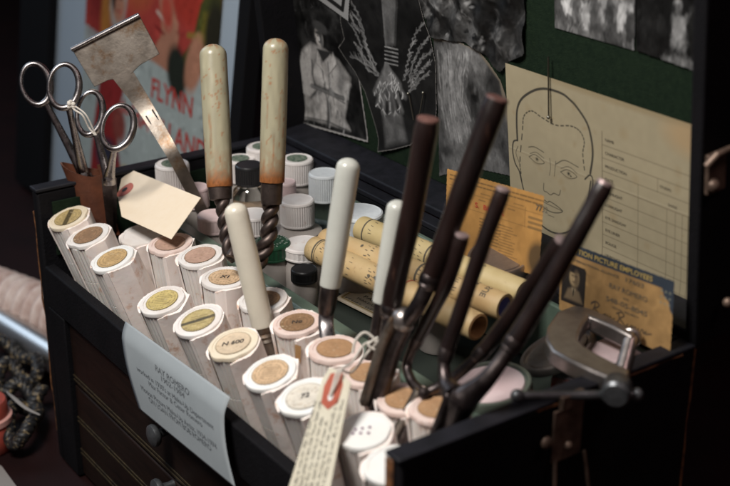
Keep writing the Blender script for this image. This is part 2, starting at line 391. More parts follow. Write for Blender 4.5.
# inside: floors, green divider and rails
mb = MB(); mb.box((CX0+WT, .0105, -.128), (CX1-WT, .094, -.122)); obj('tube_bay_floor', mb, tray_dark, case)
mb = MB(); mb.box((CX0+WT, .109, -.068), (CX1-WT, CY1-WT, -.062)); obj('tray_floor', mb, tray_dark, case)
mb = MB(); mb.prism([(.094, -.12), (.094, -.0335), (.0965, -.031), (.1065, -.031), (.109, -.0335), (.109, -.12)], .52-.028, frame((CX0+.014, 0, 0), (1, 0, 0), (0, 1, 0)))
obj('green_divider', mb, green_paint, case, bevel=.0006, smooth=False)
mb = MB(); mb.box((CX0+.013, CY1-WT-.006, -.060), (CX1-.013, CY1-WT-.0015, -.008)); obj('green_back_lining', mb, green_paint, case, bevel=.001)
mb = MB(); mb.box((CX0+WT+.0006, .012, -.058), (CX0+WT+.0026, .218, -.010)); obj('green_side_lining', mb, felt, case)
# latch on the right wall
lt = MB(); lt.box((.0005, .112, -.040), (.0022, .136, -.004)); lt.box((.0005, .116, -.004), (.0045, .134, .0055))
la = obj('latch', lt, brass, case, bevel=.0008)
mb = MB(); mb.tube([(.004, .113, -.036), (.0065, .112, -.060), (.0065, .120, -.078), (.0065, .134, -.080), (.0065, .141, -.066), (.004, .137, -.038)], .0013, 8); obj('bail', mb, brass, la)
mb = MB(); mb.sphere((.003, .106, -.022), .0042, 14, sc=(.6, 1, 1)); mb.sphere((.003, .124, -.030), .003, 12); obj('rivet', mb, brass, la)
# lid: leans a little forward, hinged at the back rim
A6 = R(6); LN = Vector((0, -math.cos(A6), -math.sin(A6))); LW = Vector((0, -math.sin(A6), math.cos(A6))); Y0 = .272; LH = .300; LD = .036
def L(x, w, off=0): return Vector((x, Y0, 0))+LW*w+LN*off
def lbox(mb, x0, x1, w0, w1, o0, o1):
    return mb.add([L(x, w, o) for x, w, o in ((x0,w0,o1),(x1,w0,o1),(x1,w0,o0),(x0,w0,o0),(x0,w1,o1),(x1,w1,o1),(x1,w1,o0),(x0,w1,o0))], [(0,3,2,1),(4,5,6,7),(0,1,5,4),(1,2,6,5),(2,3,7,6),(3,0,4,7)])
lid_ = obj('lid', lbox(MB(), CX0, CX1, .004, LH, -.010, -.001), case_black, case, bevel=.001)
obj('felt_lining', lbox(MB(), CX0+.010, CX1-.010, .013, LH-.012, -.0009, .0004), felt, lid_)
obj('lid_side', lbox(MB(), CX0, CX0+.010, .0045, LH, -.0008, LD), case_black, lid_, bevel=.0015)
obj('lid_side', lbox(MB(), CX1-.010, CX1, .0045, LH, -.0008, LD), case_black, lid_, bevel=.0015)
obj('lid_bottom', lbox(MB(), CX0+.0102, CX1-.0102, .0050, .0128, -.0007, LD-.001), rim_black, lid_, bevel=.0015)
obj('lid_top', lbox(MB(), CX0+.0102, CX1-.0102, LH-.011, LH-.0005, -.0007, LD), rim_black, lid_, bevel=.0015)
for w, nm in ((.033, 'lid_stud'),):
    mb = MB(); mb.lathe([(.0095, 0), (.0095, .003), (.007, .0055), (.003, .0065), (0, .0066)], 24, frame(L(.0004, w, .016), (1, 0, 0))); mb.sphere(L(.007, w, .016), .0035, 12)
    obj(nm, mb, brass, lid_)
mb = MB(); lbox(mb, .0004, .0035, .112, .138, .018, .034); mb.tube([L(.005, .133, .012), L(.008, .14, .02), L(.008, .14, .032), L(.005, .133, .038)], .0022, 10); mb.sphere(L(.004, .118, .030), .0045, 14)
obj('lid_catch', mb, brass, lid_, bevel=.0006)

# ------------------------------------------------------------------ framed poster behind on the left
A8 = R(8); PW = Vector((0, math.sin(A8), math.cos(A8))); PN = Vector((0, -math.cos(A8), math.sin(A8)))
def Q(x, w, off=0): return Vector((x, .28, 0))+PW*w+PN*off
def qbox(mb, x0, x1, w0, w1, o0, o1):
    return mb.add([Q(x, w, o) for x, w, o in ((x0,w0,o1),(x1,w0,o1),(x1,w0,o0),(x0,w0,o0),(x0,w1,o1),(x1,w1,o1),(x1,w1,o0),(x0,w1,o0))], [(0,3,2,1),(4,5,6,7),(0,1,5,4),(1,2,6,5),(2,3,7,6),(3,0,4,7)])
pos = thing('framed_poster', 'framed film poster with red lettering and pale blue mount leaning behind the case', 'poster', (-.89, .28, -.258))
px0, px1, pw0, pw1 = -1.122, -.655, -.250, .42
obj('mount', qbox(MB(), px0, px1, pw0, pw1, -.006, -.001), mount, pos)
fr = MB()
qbox(fr, px0-.10, px0-.0004, pw0-.006, pw1+.02, -.008, .010); qbox(fr, px1+.0004, px1+.022, pw0-.006, pw1+.02, -.008, .010)
qbox(fr, px0, px1, pw0-.006, pw0-.0004, -.008, .009); qbox(fr, px0, px1, pw1+.0004, pw1+.02, -.008, .009)
obj('frame', fr, frame_black, pos, bevel=.001)
u0, u1, v0, v1 = -1.034, -.703, -.225, .33
p = Paint(u0, u1, v0, v1, .0016, (.34, .39, .38))
RED, DRED, FL = (.33, .045, .035), (.15, .012, .012), (.36, .17, .11)
p.poly([(-1.034, .002), (-.94, -.008), (-.915, -.012), (-.86, .0), (-.80, -.012), (-.703, .012), (-.703, .33), (-1.034, .33)], RED)
p.blob((-.99, .10), .05, .10, DRED, 0, .9); p.blob((-.90, .16), .06, .09, (.42, .16, .03), 0, .8); p.blob((-.975, .025), .014, .05, (.34, .14, .03), 0, .8)
p.blob((-.945, .062), .024, .055, (.32, .30, .27), 0, .3)                       # pale collar round a head
p.blob((-.944, .046), .017, .026, FL, .1, .3); p.blob((-.944, .069), .020, .013, (.03, .015, .012), .1, .3); p.blob((-.958, .052), .005, .020, (.03, .015, .012), .2, .4)
p.blob((-.950, .047), .003, .0016, (.05, .02, .02)); p.blob((-.937, .049), .003, .0016, (.05, .02, .02)); p.blob((-.943, .034), .005, .0015, (.25, .03, .03))
p.poly([(-.86, -.005), (-.83, .03), (-.845, .075), (-.815, .085), (-.79, .035), (-.80, -.01)], FL, .004)
p.line([(-.845, .052), (-.815, .040)], .004, (.55, .45, .38)); p.line([(-.85, .036), (-.825, .03)], .003, DRED); p.blob((-.822, .055), .012, .02, (.40, .06, .04), .4, .6)
p.blob((-.775, .078), .045, .028, (.34, .035, .022), -.2, .5)
p.poly([(-.745, .085), (-.703, .10), (-.703, -.015), (-.735, .008), (-.775, -.022), (-.785, .01), (-.76, .035)], (.055, .060, .014), .004)
p.poly([(-.74, .07), (-.72, .075), (-.725, .02), (-.745, .03)], (.16, .135, .02), .006); p.line([(-.77, .04), (-.735, .045), (-.712, .035)], .006, (.22, .18, .03), .8, .004)
p.blob((-.790, -.006), .022, .030, (.018, .022, .016), .35, .4); p.blob((-.752, .012), .018, .034, (.40, .19, .12), -.3, .4); p.blob((-.715, .05), .02, .04, (.02, .018, .01), 0, .6)
p.poly([(-.722, -.02), (-.714, -.02), (-.703, -.09), (-.703, -.16), (-.716, -.10)], (.02, .03, .05), .003)
p.poly([(-.975, -.012), (-.925, -.010), (-.918, -.06), (-.935, -.10), (-.91, -.16), (-.93, -.22), (-1.0, -.22), (-.995, -.12)], (.22, .022, .022), .004)
p.blob((-.955, -.145), .030, .02, (.03, .03, .05), .2, .5); p.blob((-.925, -.10), .018, .022, (.20, .05, .04), .3, .5); p.blob((-.90, -.155), .012, .010, (.45, .30, .03), 0, .6)
p.dabs(700, .007, 5, .5); p.dabs(900, .004, 6, .4); p.noise(.03, .10); p.noise(.006, .08)
pr = obj('print', p.mesh(lambda u, v: Q(u, v, .0006)), printm, pos)
mb = MB(); mq = lambda x, y: Q(x, y, .0011)
put_text(mb, 'FLYNN', -.848, -.0465, .0230, mq, bold=.016, width=.100)
put_text(mb, 'de', -.925, -.0825, .017, mq, bold=.014, width=.026); put_text(mb, 'HAVILLAND', -.893, -.0885, .0235, mq, bold=.014, width=.182)
obj('lettering', mb, poster_red, pr, smooth=False)

# ------------------------------------------------------------------ photographs and cards in the lid
def sheet(name, label, cat, mb, m=printm, group=None):
    o = obj(name, mb, m); c = Vector(mb.v[0]); 
    return tag(o, label, cat, group)
def rect(cx, cy, hw, hh, rot):
    c, n = math.cos(rot), math.sin(rot); return [(cx+a*hw*c-b*hh*n, cy+a*hw*n+b*hh*c) for a, b in ((-1, -1), (1, -1), (1, 1), (-1, 1))]
GP = 'photographs pinned inside the lid'
# 1 man in a trench coat
q = [(-.5335, .0087), (-.408, .0204), (-.424, .195), (-.510, .185)]
p = Paint(-.535, -.405, .006, .197, .0007, g(.012)); PXY = {'head': (-0.4728, 0.1028), 'hat': (-0.4693, 0.1127), 'coat': [(-0.5044, 0.0839), (-0.4872, 0.0951), (-0.4633, 0.0928), (-0.4436, 0.088), (-0.4272, 0.0752), (-0.4325, 0.061), (-0.4432, 0.0337), (-0.4352, 0.0243), (-0.5052, 0.0182), (-0.5145, 0.0147), (-0.507, 0.0445), (-0.5153, 0.0543)], 'arm': [(-0.5054, 0.0789), (-0.5153, 0.0543), (-0.5008, 0.0411), (-0.4792, 0.0494)], 'lap': [(-0.4781, 0.0915), (-0.4704, 0.0801), (-0.4521, 0.0935)], 'sl': [(-0.4521, 0.0749), (-0.4281, 0.0695), (-0.4462, 0.0538), (-0.4645, 0.0588)], 'belt': [(-0.4951, 0.0533), (-0.4652, 0.0548), (-0.4449, 0.0523)], 'f1': [(-0.4734, 0.0813), (-0.4703, 0.0439)], 'f2': [(-0.4676, 0.0408), (-0.4708, 0.0224)], 'f3': [(-0.4837, 0.079), (-0.4957, 0.0589)]}
p.noise(.012, .9); p.noise(.004, .6)
p.poly(PXY['coat'], g(.30, .03), .004); p.noise(.010, .5); p.noise(.004, .25)
p.poly(PXY['sl'], g(.36, .03), .004); p.line(PXY['arm'], .0035, g(.11), .8, .003)
r_ = random.Random(21)
for k in range(26):
    c0 = PXY['coat'][r_.randrange(12)]; c1 = PXY['belt'][r_.randrange(3)]; tt = r_.uniform(.1, .8); x, y = c0[0]*(1-tt)+c1[0]*tt, c0[1]*(1-tt)+c1[1]*tt; p.line([(x, y), (x+r_.uniform(-.003, .003), y-r_.uniform(.004, .014))], r_.uniform(.0008, .002), g(r_.choice((.06, .10, .42))), .6, .0016)
p.poly(PXY['lap'], g(.025), .002); p.line(PXY['belt'], .003, g(.05), .8, .002); p.line(PXY['f1'], .002, g(.05), .8, .002); p.line(PXY['f2'], .006, g(.03), .9, .003); p.line(PXY['f3'], .002, g(.09), .8, .002)
X = {'sl': [(-0.5048, 0.0819), (-0.5129, 0.0665), (-0.5176, 0.0518), (-0.5112, 0.0405), (-0.4959, 0.0404), (-0.4889, 0.0509), (-0.4936, 0.0614), (-0.4892, 0.0758)], 'in_': [(-0.4888, 0.0778), (-0.4901, 0.0622), (-0.4858, 0.0497), (-0.4976, 0.04)], 'ed': [(-0.462, 0.082), (-0.4621, 0.0632), (-0.4686, 0.0444), (-0.4698, 0.0187)], 'lr': [(-0.4521, 0.0935), (-0.4475, 0.0834), (-0.4624, 0.0706)], 'll': [(-0.4783, 0.0905), (-0.4823, 0.0774), (-0.4705, 0.0706)], 'pk': [(-0.4548, 0.0498), (-0.4407, 0.0486)], 'hd': (-0.4605, 0.0541), 'hem': [(-0.5104, 0.0178), (-0.4707, 0.0234), (-0.437, 0.0228)], 'b1': [(-0.4953, 0.0523), (-0.4787, 0.0525), (-0.456, 0.0523), (-0.4416, 0.0531)], 'dk': [(-0.444, 0.0861), (-0.4355, 0.0714), (-0.4445, 0.0542), (-0.4511, 0.062)]}
p.poly(X['sl'], g(.34, .03), .003); p.line(X['in_'], .0022, g(.03), .9, .002); p.line(X['ed'], .0014, g(.05), .9, .0014); p.line([(x+.0016, y) for x, y in X['ed']], .0016, g(.42), .6, .002)
p.poly(X['lr'], g(.40, .03), .002); p.poly(X['ll'], g(.36, .03), .002); p.line(X['lr'], .0008, g(.04), .8); p.line(X['ll'], .0008, g(.04), .8)
p.line(X['b1'], .0034, g(.12), .9, .0016); p.line([(x, y+.0018) for x, y in X['b1']], .0007, g(.03), .9); p.line([(x, y-.0018) for x, y in X['b1']], .0007, g(.03), .9)
p.blob(X['hd'], .0035, .0042, g(.20), .5, .6); p.line(X['pk'], .001, g(.05), .9); p.poly(X['dk'], g(.10), .006, .7); p.line(X['hem'], .0016, g(.05), .8)
r_ = random.Random(12)
for k in range(70): x, y = r_.uniform(-.52, -.41), r_.uniform(.10, .19); p.line([(x, y), (x+r_.uniform(-.004, .004), y+r_.uniform(-.006, .006))], r_.uniform(.0006, .0016), g(r_.uniform(.02, .05)), .6)
h = PXY['head']; p.blob(h, .0060, .0088, g(.36, .05), .1, .5); p.blob((h[0]+.003, h[1]-.001), .003, .007, g(.09), .1, .8); p.blob(PXY['hat'], .0115, .0052, g(.045), -.15, .4); p.blob((h[0], h[1]+.004), .006, .002, g(.04), 0, .8); p.blob((h[0]+.001, h[1]-.004), .0025, .0009, g(.08)); p.blob((h[0]-.0018, h[1]+.0012), .0013, .0007, g(.06), 0, .8); p.blob((h[0]+.0022, h[1]+.0012), .0013, .0007, g(.05), 0, .8); p.blob((h[0]+.0002, h[1]-.0012), .0008, .0018, g(.46), 0, .9)
p.dabs(600, .0025, 3, .4, 1.4); p.dabs(900, .0014, 4, .45); p.noise(.0015, .12); p.line(q+[q[0]], .0034, g(.30, .03), 1); p.cut(q)
sheet('photograph', 'white-edged photograph of a person in a belted trench coat, left in the lid', 'photograph', p.mesh(lambda u, v: L(u, v, .0012+.010*max(0, (.030-v)/.03)**2)), group=GP)
# tiny framed card
p = Paint(-.470, -.412, .118, .20, .0007, g(.25)); q = [(-0.4784, 0.1432), (-0.4189, 0.1287), (-0.4146, 0.1461), (-0.4085, 0.166)]
p.line([(-0.4512, 0.1445), (-0.4264, 0.1378), (-0.4208, 0.1536)], .0045, g(.012)); p.cut(q)
sheet('small_card', 'small pale card with a dark frame line above the trench coat photograph', 'card', p.mesh(lambda u, v: L(u, v, .0036)))
# 2 torn photograph with wing strokes
T = {'o': [(-0.4272, 0.1504), (-0.4343, 0.1263), (-0.4307, 0.1109), (-0.4416, 0.1005), (-0.4321, 0.0926), (-0.4184, 0.083), (-0.4057, 0.0678), (-0.398, 0.0486), (-0.3904, 0.0293), (-0.3906, 0.0171), (-0.3675, 0.0256), (-0.3437, 0.0361), (-0.3316, 0.0458), (-0.3095, 0.052), (-0.3042, 0.0793), (-0.3016, 0.1185), (-0.3061, 0.1372), (-0.3135, 0.1519), (-0.3192, 0.1701)], 'w': [[(-0.4171, 0.1488), (-0.4041, 0.1374), (-0.3986, 0.116), (-0.3922, 0.0997), (-0.3822, 0.0888)], [(-0.4132, 0.1357), (-0.3997, 0.1279), (-0.3966, 0.1093), (-0.384, 0.0963)], [(-0.4164, 0.1245), (-0.4074, 0.1158), (-0.4035, 0.1025), (-0.386, 0.0923)], [(-0.4141, 0.1109), (-0.4063, 0.1037), (-0.4016, 0.0959), (-0.3834, 0.0903)], [(-0.4224, 0.0966), (-0.4074, 0.0963), (-0.3966, 0.0899), (-0.3823, 0.0879)], [(-0.4258, 0.1411), (-0.4163, 0.1351), (-0.4118, 0.1255), (-0.4051, 0.1216)], [(-0.3152, 0.1475), (-0.3268, 0.1361), (-0.3352, 0.121), (-0.3409, 0.1062), (-0.3466, 0.0928)], [(-0.3087, 0.1367), (-0.3228, 0.1254), (-0.3323, 0.1116), (-0.3398, 0.0927)], [(-0.3073, 0.1255), (-0.3211, 0.1175), (-0.3303, 0.1053), (-0.3388, 0.0895)], [(-0.3081, 0.1171), (-0.3193, 0.1095), (-0.3297, 0.0986), (-0.3393, 0.086)], [(-0.3117, 0.1079), (-0.3229, 0.1002), (-0.3319, 0.0912), (-0.3409, 0.0838)]], 'arm': [(-0.3683, 0.1595), (-0.3475, 0.1633), (-0.3554, 0.1217), (-0.3682, 0.119)], 'cuff': [[(-0.3699, 0.1169), (-0.3517, 0.1183)], [(-0.3703, 0.1133), (-0.3521, 0.1148)], [(-0.3708, 0.1098), (-0.3526, 0.1113)], [(-0.3713, 0.1062), (-0.353, 0.1077)], [(-0.3718, 0.1026), (-0.3535, 0.1042)]], 'fur': [[(-0.3693, 0.0997), (-0.3904, 0.0716)], [(-0.3693, 0.0997), (-0.3874, 0.0615)], [(-0.3693, 0.0997), (-0.3809, 0.0559)], [(-0.3693, 0.0997), (-0.369, 0.059)], [(-0.3693, 0.0997), (-0.3609, 0.0557)], [(-0.3693, 0.0997), (-0.3527, 0.065)], [(-0.3693, 0.0997), (-0.3469, 0.0788)], [(-0.3693, 0.0997), (-0.3527, 0.0879)]], 'low': [(-0.3814, 0.0521), (-0.3544, 0.0628), (-0.3489, 0.0391), (-0.3791, 0.026)]}
p = Paint(-.442, -.298, .010, .176, .0006, g(.010)); p.noise(.02, .5)
p.poly(T['arm'], g(.09), .004); p.line([T['arm'][0], T['arm'][3]], .002, g(.12), 1, .002); p.line([T['arm'][1], T['arm'][2]], .002, g(.03), 1, .002)
for a in T['w']:
    for i in range(len(a)-1):
        r_ = random.Random(int(a[i][0]*9e4)+i); m1 = []
        for k in range(7):
            t = k/6; q_ = r_.uniform(.0004, .0022); m1.append((a[i][0]*(1-t)+a[i+1][0]*t+(q_ if k % 2 else -q_), a[i][1]*(1-t)+a[i+1][1]*t+r_.uniform(-.0008, .0008)))
        p.line(m1, .0009, g(r_.uniform(.12, .26)), .9, .0012); sg_ = 1 if a[0][0] > -.36 else -1
        for k in range(9): t = r_.random(); x, y = a[i][0]*(1-t)+a[i+1][0]*t, a[i][1]*(1-t)+a[i+1][1]*t; p.line([(x, y), (x+sg_*r_.uniform(.002, .006), y+r_.uniform(.001, .006))], r_.uniform(.0005, .0009), g(r_.uniform(.06, .24)), .8)
for a in T['cuff']: p.line(a, .0013, g(.24), .9)
for a in T['fur']:
    p.line(a, .0045, g(.16), .8, .004); r_ = random.Random(int(a[1][0]*1e4))
    for _ in range(7):
        t = r_.uniform(.3, 1); c0 = (a[0][0]*(1-t)+a[1][0]*t, a[0][1]*(1-t)+a[1][1]*t); p.line([c0, (c0[0]+r_.uniform(-.005, .005), c0[1]-r_.uniform(.002, .008))], .0009, g(.42), .9)
p.poly(T['low'], g(.09), .006); p.noise(.006, .4); p.dabs(900, .0016, 8, .5); p.noise(.0016, .15); p.line(T['o']+[T['o'][0]], .0016, g(.22, .05), .9); p.cut(T['o'])
sheet('torn_photograph', 'torn black photograph with pale feathery wing strokes, bottom edge ragged', 'photograph', p.mesh(lambda u, v: L(u, v, .0022+.006*max(0, (.045-v)/.04)**2)), group=GP)
# 3 pale long hair photograph
T = {'o': [(-0.3046, 0.139), (-0.2895, 0.1397), (-0.2769, 0.1432), (-0.2651, 0.141), (-0.2486, 0.1398), (-0.2375, 0.1329), (-0.2246, 0.1219), (-0.2185, 0.1092), (-0.2165, 0.0842), (-0.2175, 0.0463), (-0.2608, 0.0399), (-0.3088, 0.0182), (-0.3052, 0.0686), (-0.3044, 0.1028)], 'h': [[(-0.2931, 0.1285), (-0.2927, 0.1056), (-0.2925, 0.0805), (-0.2871, 0.0563)], [(-0.2853, 0.1318), (-0.285, 0.1074), (-0.2823, 0.0814), (-0.2769, 0.0575)], [(-0.2753, 0.134), (-0.2773, 0.1109), (-0.2789, 0.0924), (-0.271, 0.0676)], [(-0.2657, 0.1329), (-0.272, 0.1154), (-0.2735, 0.097), (-0.2652, 0.0793)]], 'face': (-0.2486, 0.1081), 'eye': (-0.2563, 0.0997), 'sh': [(-0.3088, 0.0182), (-0.2991, 0.0372), (-0.2669, 0.0578), (-0.2304, 0.064), (-0.2175, 0.0463)], 'edge': [(-0.3022, 0.1379), (-0.2769, 0.1432), (-0.2486, 0.1398), (-0.2246, 0.1219), (-0.2165, 0.0842)]}
p = Paint(-.312, -.214, .012, .146, .0007, g(.05)); p.noise(.02, .7)
for a in T['h']: p.line(a, .011, g(.20), .7, .012)
p.blob(T['face'], .020, .036, g(.016), .2, .8); p.blob((T['face'][0]+.002, T['face'][1]-.004), .010, .018, g(.06), .2, .9); p.blob(T['eye'], .005, .003, g(.008)); p.blob((T['face'][0]-.012, T['face'][1]+.03), .02, .02, g(.17), .5, 1)
for k in range(34):
    r_ = random.Random(k); a = T['h'][k % 4]; dx = r_.uniform(-.008, .008); p.line([(x+dx+r_.uniform(-.001, .001), y) for x, y in a], .0007, g(r_.choice((.03, .22, .32))), .7)
p.poly(T['sh'], g(.12), .006); p.dabs(900, .004, 8, .5, 1.6); p.noise(.005, .25); p.noise(.0016, .15); p.line(T['edge'], .004, (.17, .145, .11), .9, .002); p.cut(T['o'])
sheet('torn_photograph', 'torn photograph of a figure with long pale hair, beside the chart', 'photograph', p.mesh(lambda u, v: L(u, v, .0010)), group=GP)
# 4 crinkled dark photograph
T = [(-0.3203, 0.1713), (-0.3131, 0.1551), (-0.3046, 0.139), (-0.2846, 0.14), (-0.2649, 0.1426), (-0.2485, 0.1414), (-0.235, 0.1366), (-0.2219, 0.1287), (-0.2147, 0.1381), (-0.1957, 0.1477), (-0.1925, 0.1944)]
p = Paint(-.322, -.190, .118, .21, .0007, g(.018)); p.noise(.016, 1.2); p.noise(.006, .8)
for k in range(46):
    r_ = random.Random(k+50); a = r_.uniform(-.31, -.2); b = r_.uniform(.125, .20); p.line([(a, b), (a+r_.uniform(-.012, .012), b+r_.uniform(-.01, .01)), (a+r_.uniform(-.02, .02), b+r_.uniform(-.014, .014))], r_.uniform(.0007, .0022), g(r_.uniform(.05, .34)), .7, .0022)
p.dabs(1800, .005, 8, .7); p.noise(.0016, .2); p.cut(T)
sheet('crinkled_photograph', 'crinkled glossy dark photograph at the top of the lid above the pale hair', 'photograph', p.mesh(lambda u, v: L(u, v, .003+.0022*math.sin(u*190+v*80)*math.sin(v*170-u*60))), group=GP)
# 5 + 6 group photographs top right
for nm, lab, pts, seed, lum in (('photograph', 'bright snapshot of several people standing, upper right of the lid', [(-0.1637, 0.1998), (-0.1645, 0.1749), (-0.089, 0.1749), (-0.0876, 0.2135)], 5, .17), ('photograph', 'dark snapshot with one pale figure, at the lid corner by the catch', [(-0.0875, 0.2137), (-0.0872, 0.1755), (-0.0302, 0.1726), (-0.0298, 0.2241)], 9, .02)):
    us = [a[0] for a in pts]; vs = [a[1] for a in pts]; us0, us1, vs0, vs1 = min(us), max(us), min(vs), max(vs)+.02
    p = Paint(us0, us1, vs0, vs1, .0006, g(lum*.5)); r_ = random.Random(seed); p.noise(.008, .8)
    if seed == 5:
        for k in range(9):
            x = us0+.006+k*.0082; b = vs0+r_.uniform(.004, .014); t = r_.uniform(.14, .32) if k % 2 else r_.uniform(.015, .06)
            p.poly([(x-.003, b), (x+.003, b), (x+.0045, b+.02), (x-.0045, b+.02)], g(t*1.7), .002); p.blob((x, b+.024), .0022, .003, g(.34)); p.line([(x-.004, b+.018), (x-.006, b+.006)], .0016, g(t*.8), .9)
        for k in range(12): a = r_.uniform(us0, us1); p.line([(a, vs0), (a+r_.uniform(-.006, .006), vs0+r_.uniform(.004, .012))], .0012, g(.22), .7)
    else:
        cx = us0+.036; p.poly([(cx-.006, vs0+.012), (cx+.006, vs0+.012), (cx+.006, vs0+.032), (cx-.003, vs0+.034)], g(.24), .003); p.blob((cx, vs0+.040), .003, .004, g(.2)); p.poly([(us0+.02, vs0), (us1, vs0), (us1, vs0+.006), (us0+.03, vs0+.007)], g(.14), .003); p.line([(cx+.004, vs0+.012), (cx+.012, vs0)], .002, g(.12), .8)
    p.dabs(1300, .003, seed, .5, 1.5); p.noise(.003, .3); p.cut([(pts[0][0], vs1), pts[1], pts[2], (pts[3][0], vs1)])
    sheet(nm, lab, 'photograph', p.mesh(lambda u, v: L(u, v, .0016 if seed == 5 else .0024)), group=GP)
# 7 face chart
T = {'head': [(-0.2061, 0.0799), (-0.2062, 0.0935), (-0.2048, 0.1056), (-0.1987, 0.1152), (-0.1853, 0.1244), (-0.1725, 0.1286), (-0.157, 0.129), (-0.1488, 0.1264), (-0.142, 0.1227), (-0.1318, 0.1132), (-0.1275, 0.1009), (-0.1268, 0.0898), (-0.1293, 0.0765)], 'earl': [(-0.2061, 0.0799), (-0.2106, 0.0775), (-0.212, 0.0697), (-0.2098, 0.0606), (-0.2049, 0.0546), (-0.2029, 0.0475)], 'earl2': [(-0.2057, 0.0752), (-0.2083, 0.0688), (-0.2042, 0.061)], 'hair': [(-0.2034, 0.0539), (-0.2041, 0.0635), (-0.1999, 0.0901), (-0.1978, 0.1013), (-0.1892, 0.1076), (-0.1783, 0.1053), (-0.1638, 0.1034), (-0.1484, 0.1069), (-0.1393, 0.1055), (-0.1349, 0.0988), (-0.1366, 0.0892), (-0.1347, 0.0748)], 'browl': [(-0.1938, 0.0779), (-0.1871, 0.0799), (-0.1774, 0.0785)], 'browr': [(-0.1648, 0.0728), (-0.1552, 0.0787), (-0.1413, 0.0775)], 'eyel': [(-0.1937, 0.0702), (-0.187, 0.0738), (-0.1769, 0.0704), (-0.1851, 0.0675), (-0.1937, 0.0702)], 'eyer': [(-0.1599, 0.0683), (-0.152, 0.0723), (-0.1429, 0.0696), (-0.1512, 0.0659), (-0.1599, 0.0683)], 'lidl': [(-0.1925, 0.073), (-0.1858, 0.0761), (-0.1773, 0.0738)], 'lidr': [(-0.1593, 0.0713), (-0.151, 0.0749), (-0.1428, 0.0724)], 'il': (-0.1849, 0.0708), 'ir': (-0.1514, 0.0694), 'n1': [(-0.1711, 0.0756), (-0.1704, 0.0687), (-0.1718, 0.0619)], 'n2': [(-0.1647, 0.0752), (-0.1666, 0.0627)], 'nose': [(-0.1782, 0.0535), (-0.1784, 0.0478), (-0.175, 0.0473), (-0.1711, 0.0464), (-0.1674, 0.0489), (-0.1621, 0.049), (-0.1603, 0.0535)], 'mouth': [(-0.1844, 0.0388), (-0.1785, 0.04), (-0.1747, 0.0392), (-0.1713, 0.0408), (-0.1586, 0.0374), (-0.1679, 0.033), (-0.1787, 0.0334), (-0.1844, 0.0388)], 'mid': [(-0.1844, 0.0388), (-0.1731, 0.0377), (-0.1586, 0.0374)], 'chin': [(-0.1745, 0.029), (-0.168, 0.0292)], 'jaw': [(-0.2049, 0.0546), (-0.2017, 0.0429), (-0.1979, 0.0342), (-0.1891, 0.022), (-0.1738, 0.0168), (-0.159, 0.0191), (-0.1447, 0.0298), (-0.1372, 0.0427), (-0.1325, 0.0545), (-0.1288, 0.0705)], 'earr': [(-0.1348, 0.0702), (-0.1297, 0.075), (-0.1268, 0.0719), (-0.1289, 0.0627), (-0.133, 0.0552)], 'dot': (-0.1491, 0.0681)}
p = Paint(-.2165, -.0318, .0035, .1379, .00042, (.335, .288, .190))
p.noise(.03, .07); p.noise(.004, .04)
r_ = random.Random(31)
for k in range(60): x, y, q = r_.uniform(-.216, -.032), r_.uniform(.004, .137), r_.uniform(.0005, .004); p.blob((x, y), q, q*r_.uniform(.5, 1), (.29, .22, .12), r_.uniform(0, 3), 1.2, r_.uniform(.15, .5))
p.line([(-.2165, .071), (-.0318, .0735)], .0010, (.27, .22, .14), .6, .0012); p.line([(-.2165, .0722), (-.0318, .0747)], .0008, (.44, .39, .27), .6, .0012)
p.blob((-.04, .128), .02, .012, (.40, .27, .14), -.1, 1, .7); p.blob((-.10, .137), .07, .003, (.25, .19, .10), 0, 1, .6); p.blob((-.034, .07), .003, .07, (.30, .23, .13), 0, 1, .6)
K = (.030, .028, .024)
for nm, w in (('head', .0014), ('jaw', .0010), ('earl', .0010), ('earr', .0009), ('earl2', .0006), ('browl', .0007), ('browr', .0007), ('eyel', .0006), ('eyer', .0006), ('lidl', .0005), ('lidr', .0005), ('n1', .0005), ('n2', .0005), ('nose', .0007), ('mouth', .0008), ('mid', .0006), ('chin', .0005)):
    a = [(v[0], v[1]) for v in spline([(x, y, 0) for x, y in T[nm]], 4)]; p.line(a, w*(1.35 if w > .0008 else 1.1), K, .95 if w > .0008 else .8)
for i in ('il', 'ir'): p.blob(T[i], .0019, .0017, (.17, .145, .095), 0, .6, .8); p.blob(T[i], .0008, .0008, K, 0, .5); p.blob((T[i][0]-.001, T[i][1]-.0035), .004, .0012, (.22, .18, .11), 0, 1, .5)
p.blob(T['dot'], .0007, .0007, K, 0, .4)
hl = spline([(x, y, 0) for x, y in T['hair']], 6)
for i in range(0, len(hl)-1, 2): p.line([(hl[i].x, hl[i].y), (hl[i+1].x, hl[i+1].y)], .0011, K, .9)
VX = -.1175; GK = (.13, .105, .065)
p.line([(VX, .004), (VX, .1115)], .0007, GK, .9)
rows = [.1115-.0098*k for k in range(11)]
for k, w in enumerate(rows[1:]): p.line([(VX, w), (-.033, w+.0005)], .0005, GK, .85)
for x, a, b in ((-.0835, rows[3], .004), (-.066, rows[2], rows[3]), (-.0575, rows[4], .004), (-.0500, rows[4], .004), (-.0440, rows[4], .004), (-.0390, rows[4], .004)): p.line([(x, a), (x, b)], .0005, GK, .8)
chart = sheet('face_chart', 'large buff makeup chart with a line-drawn bald head and a ruled form', 'chart', p.mesh(lambda u, v: L(u, v, .0030+.004*max(0, (.03-v)/.03)**2)), cardm)
mb = MB(); mp_ = lambda x, y: L(x, y, .0034+.004*max(0, (.03-y)/.03)**2)
for k, s in enumerate(('NAME', 'CHARACTER', 'PRODUCTION', 'DATE', 'HIGHLIGHT', 'LOWLIGHT', 'EYE SHADOW', 'EYE LINER', 'ROUGE', 'LIP ROUGE', 'MAKE-UP ARTIST')): put_text(mb, s, VX+.003, rows[k]-.0062, .0022, mp_)
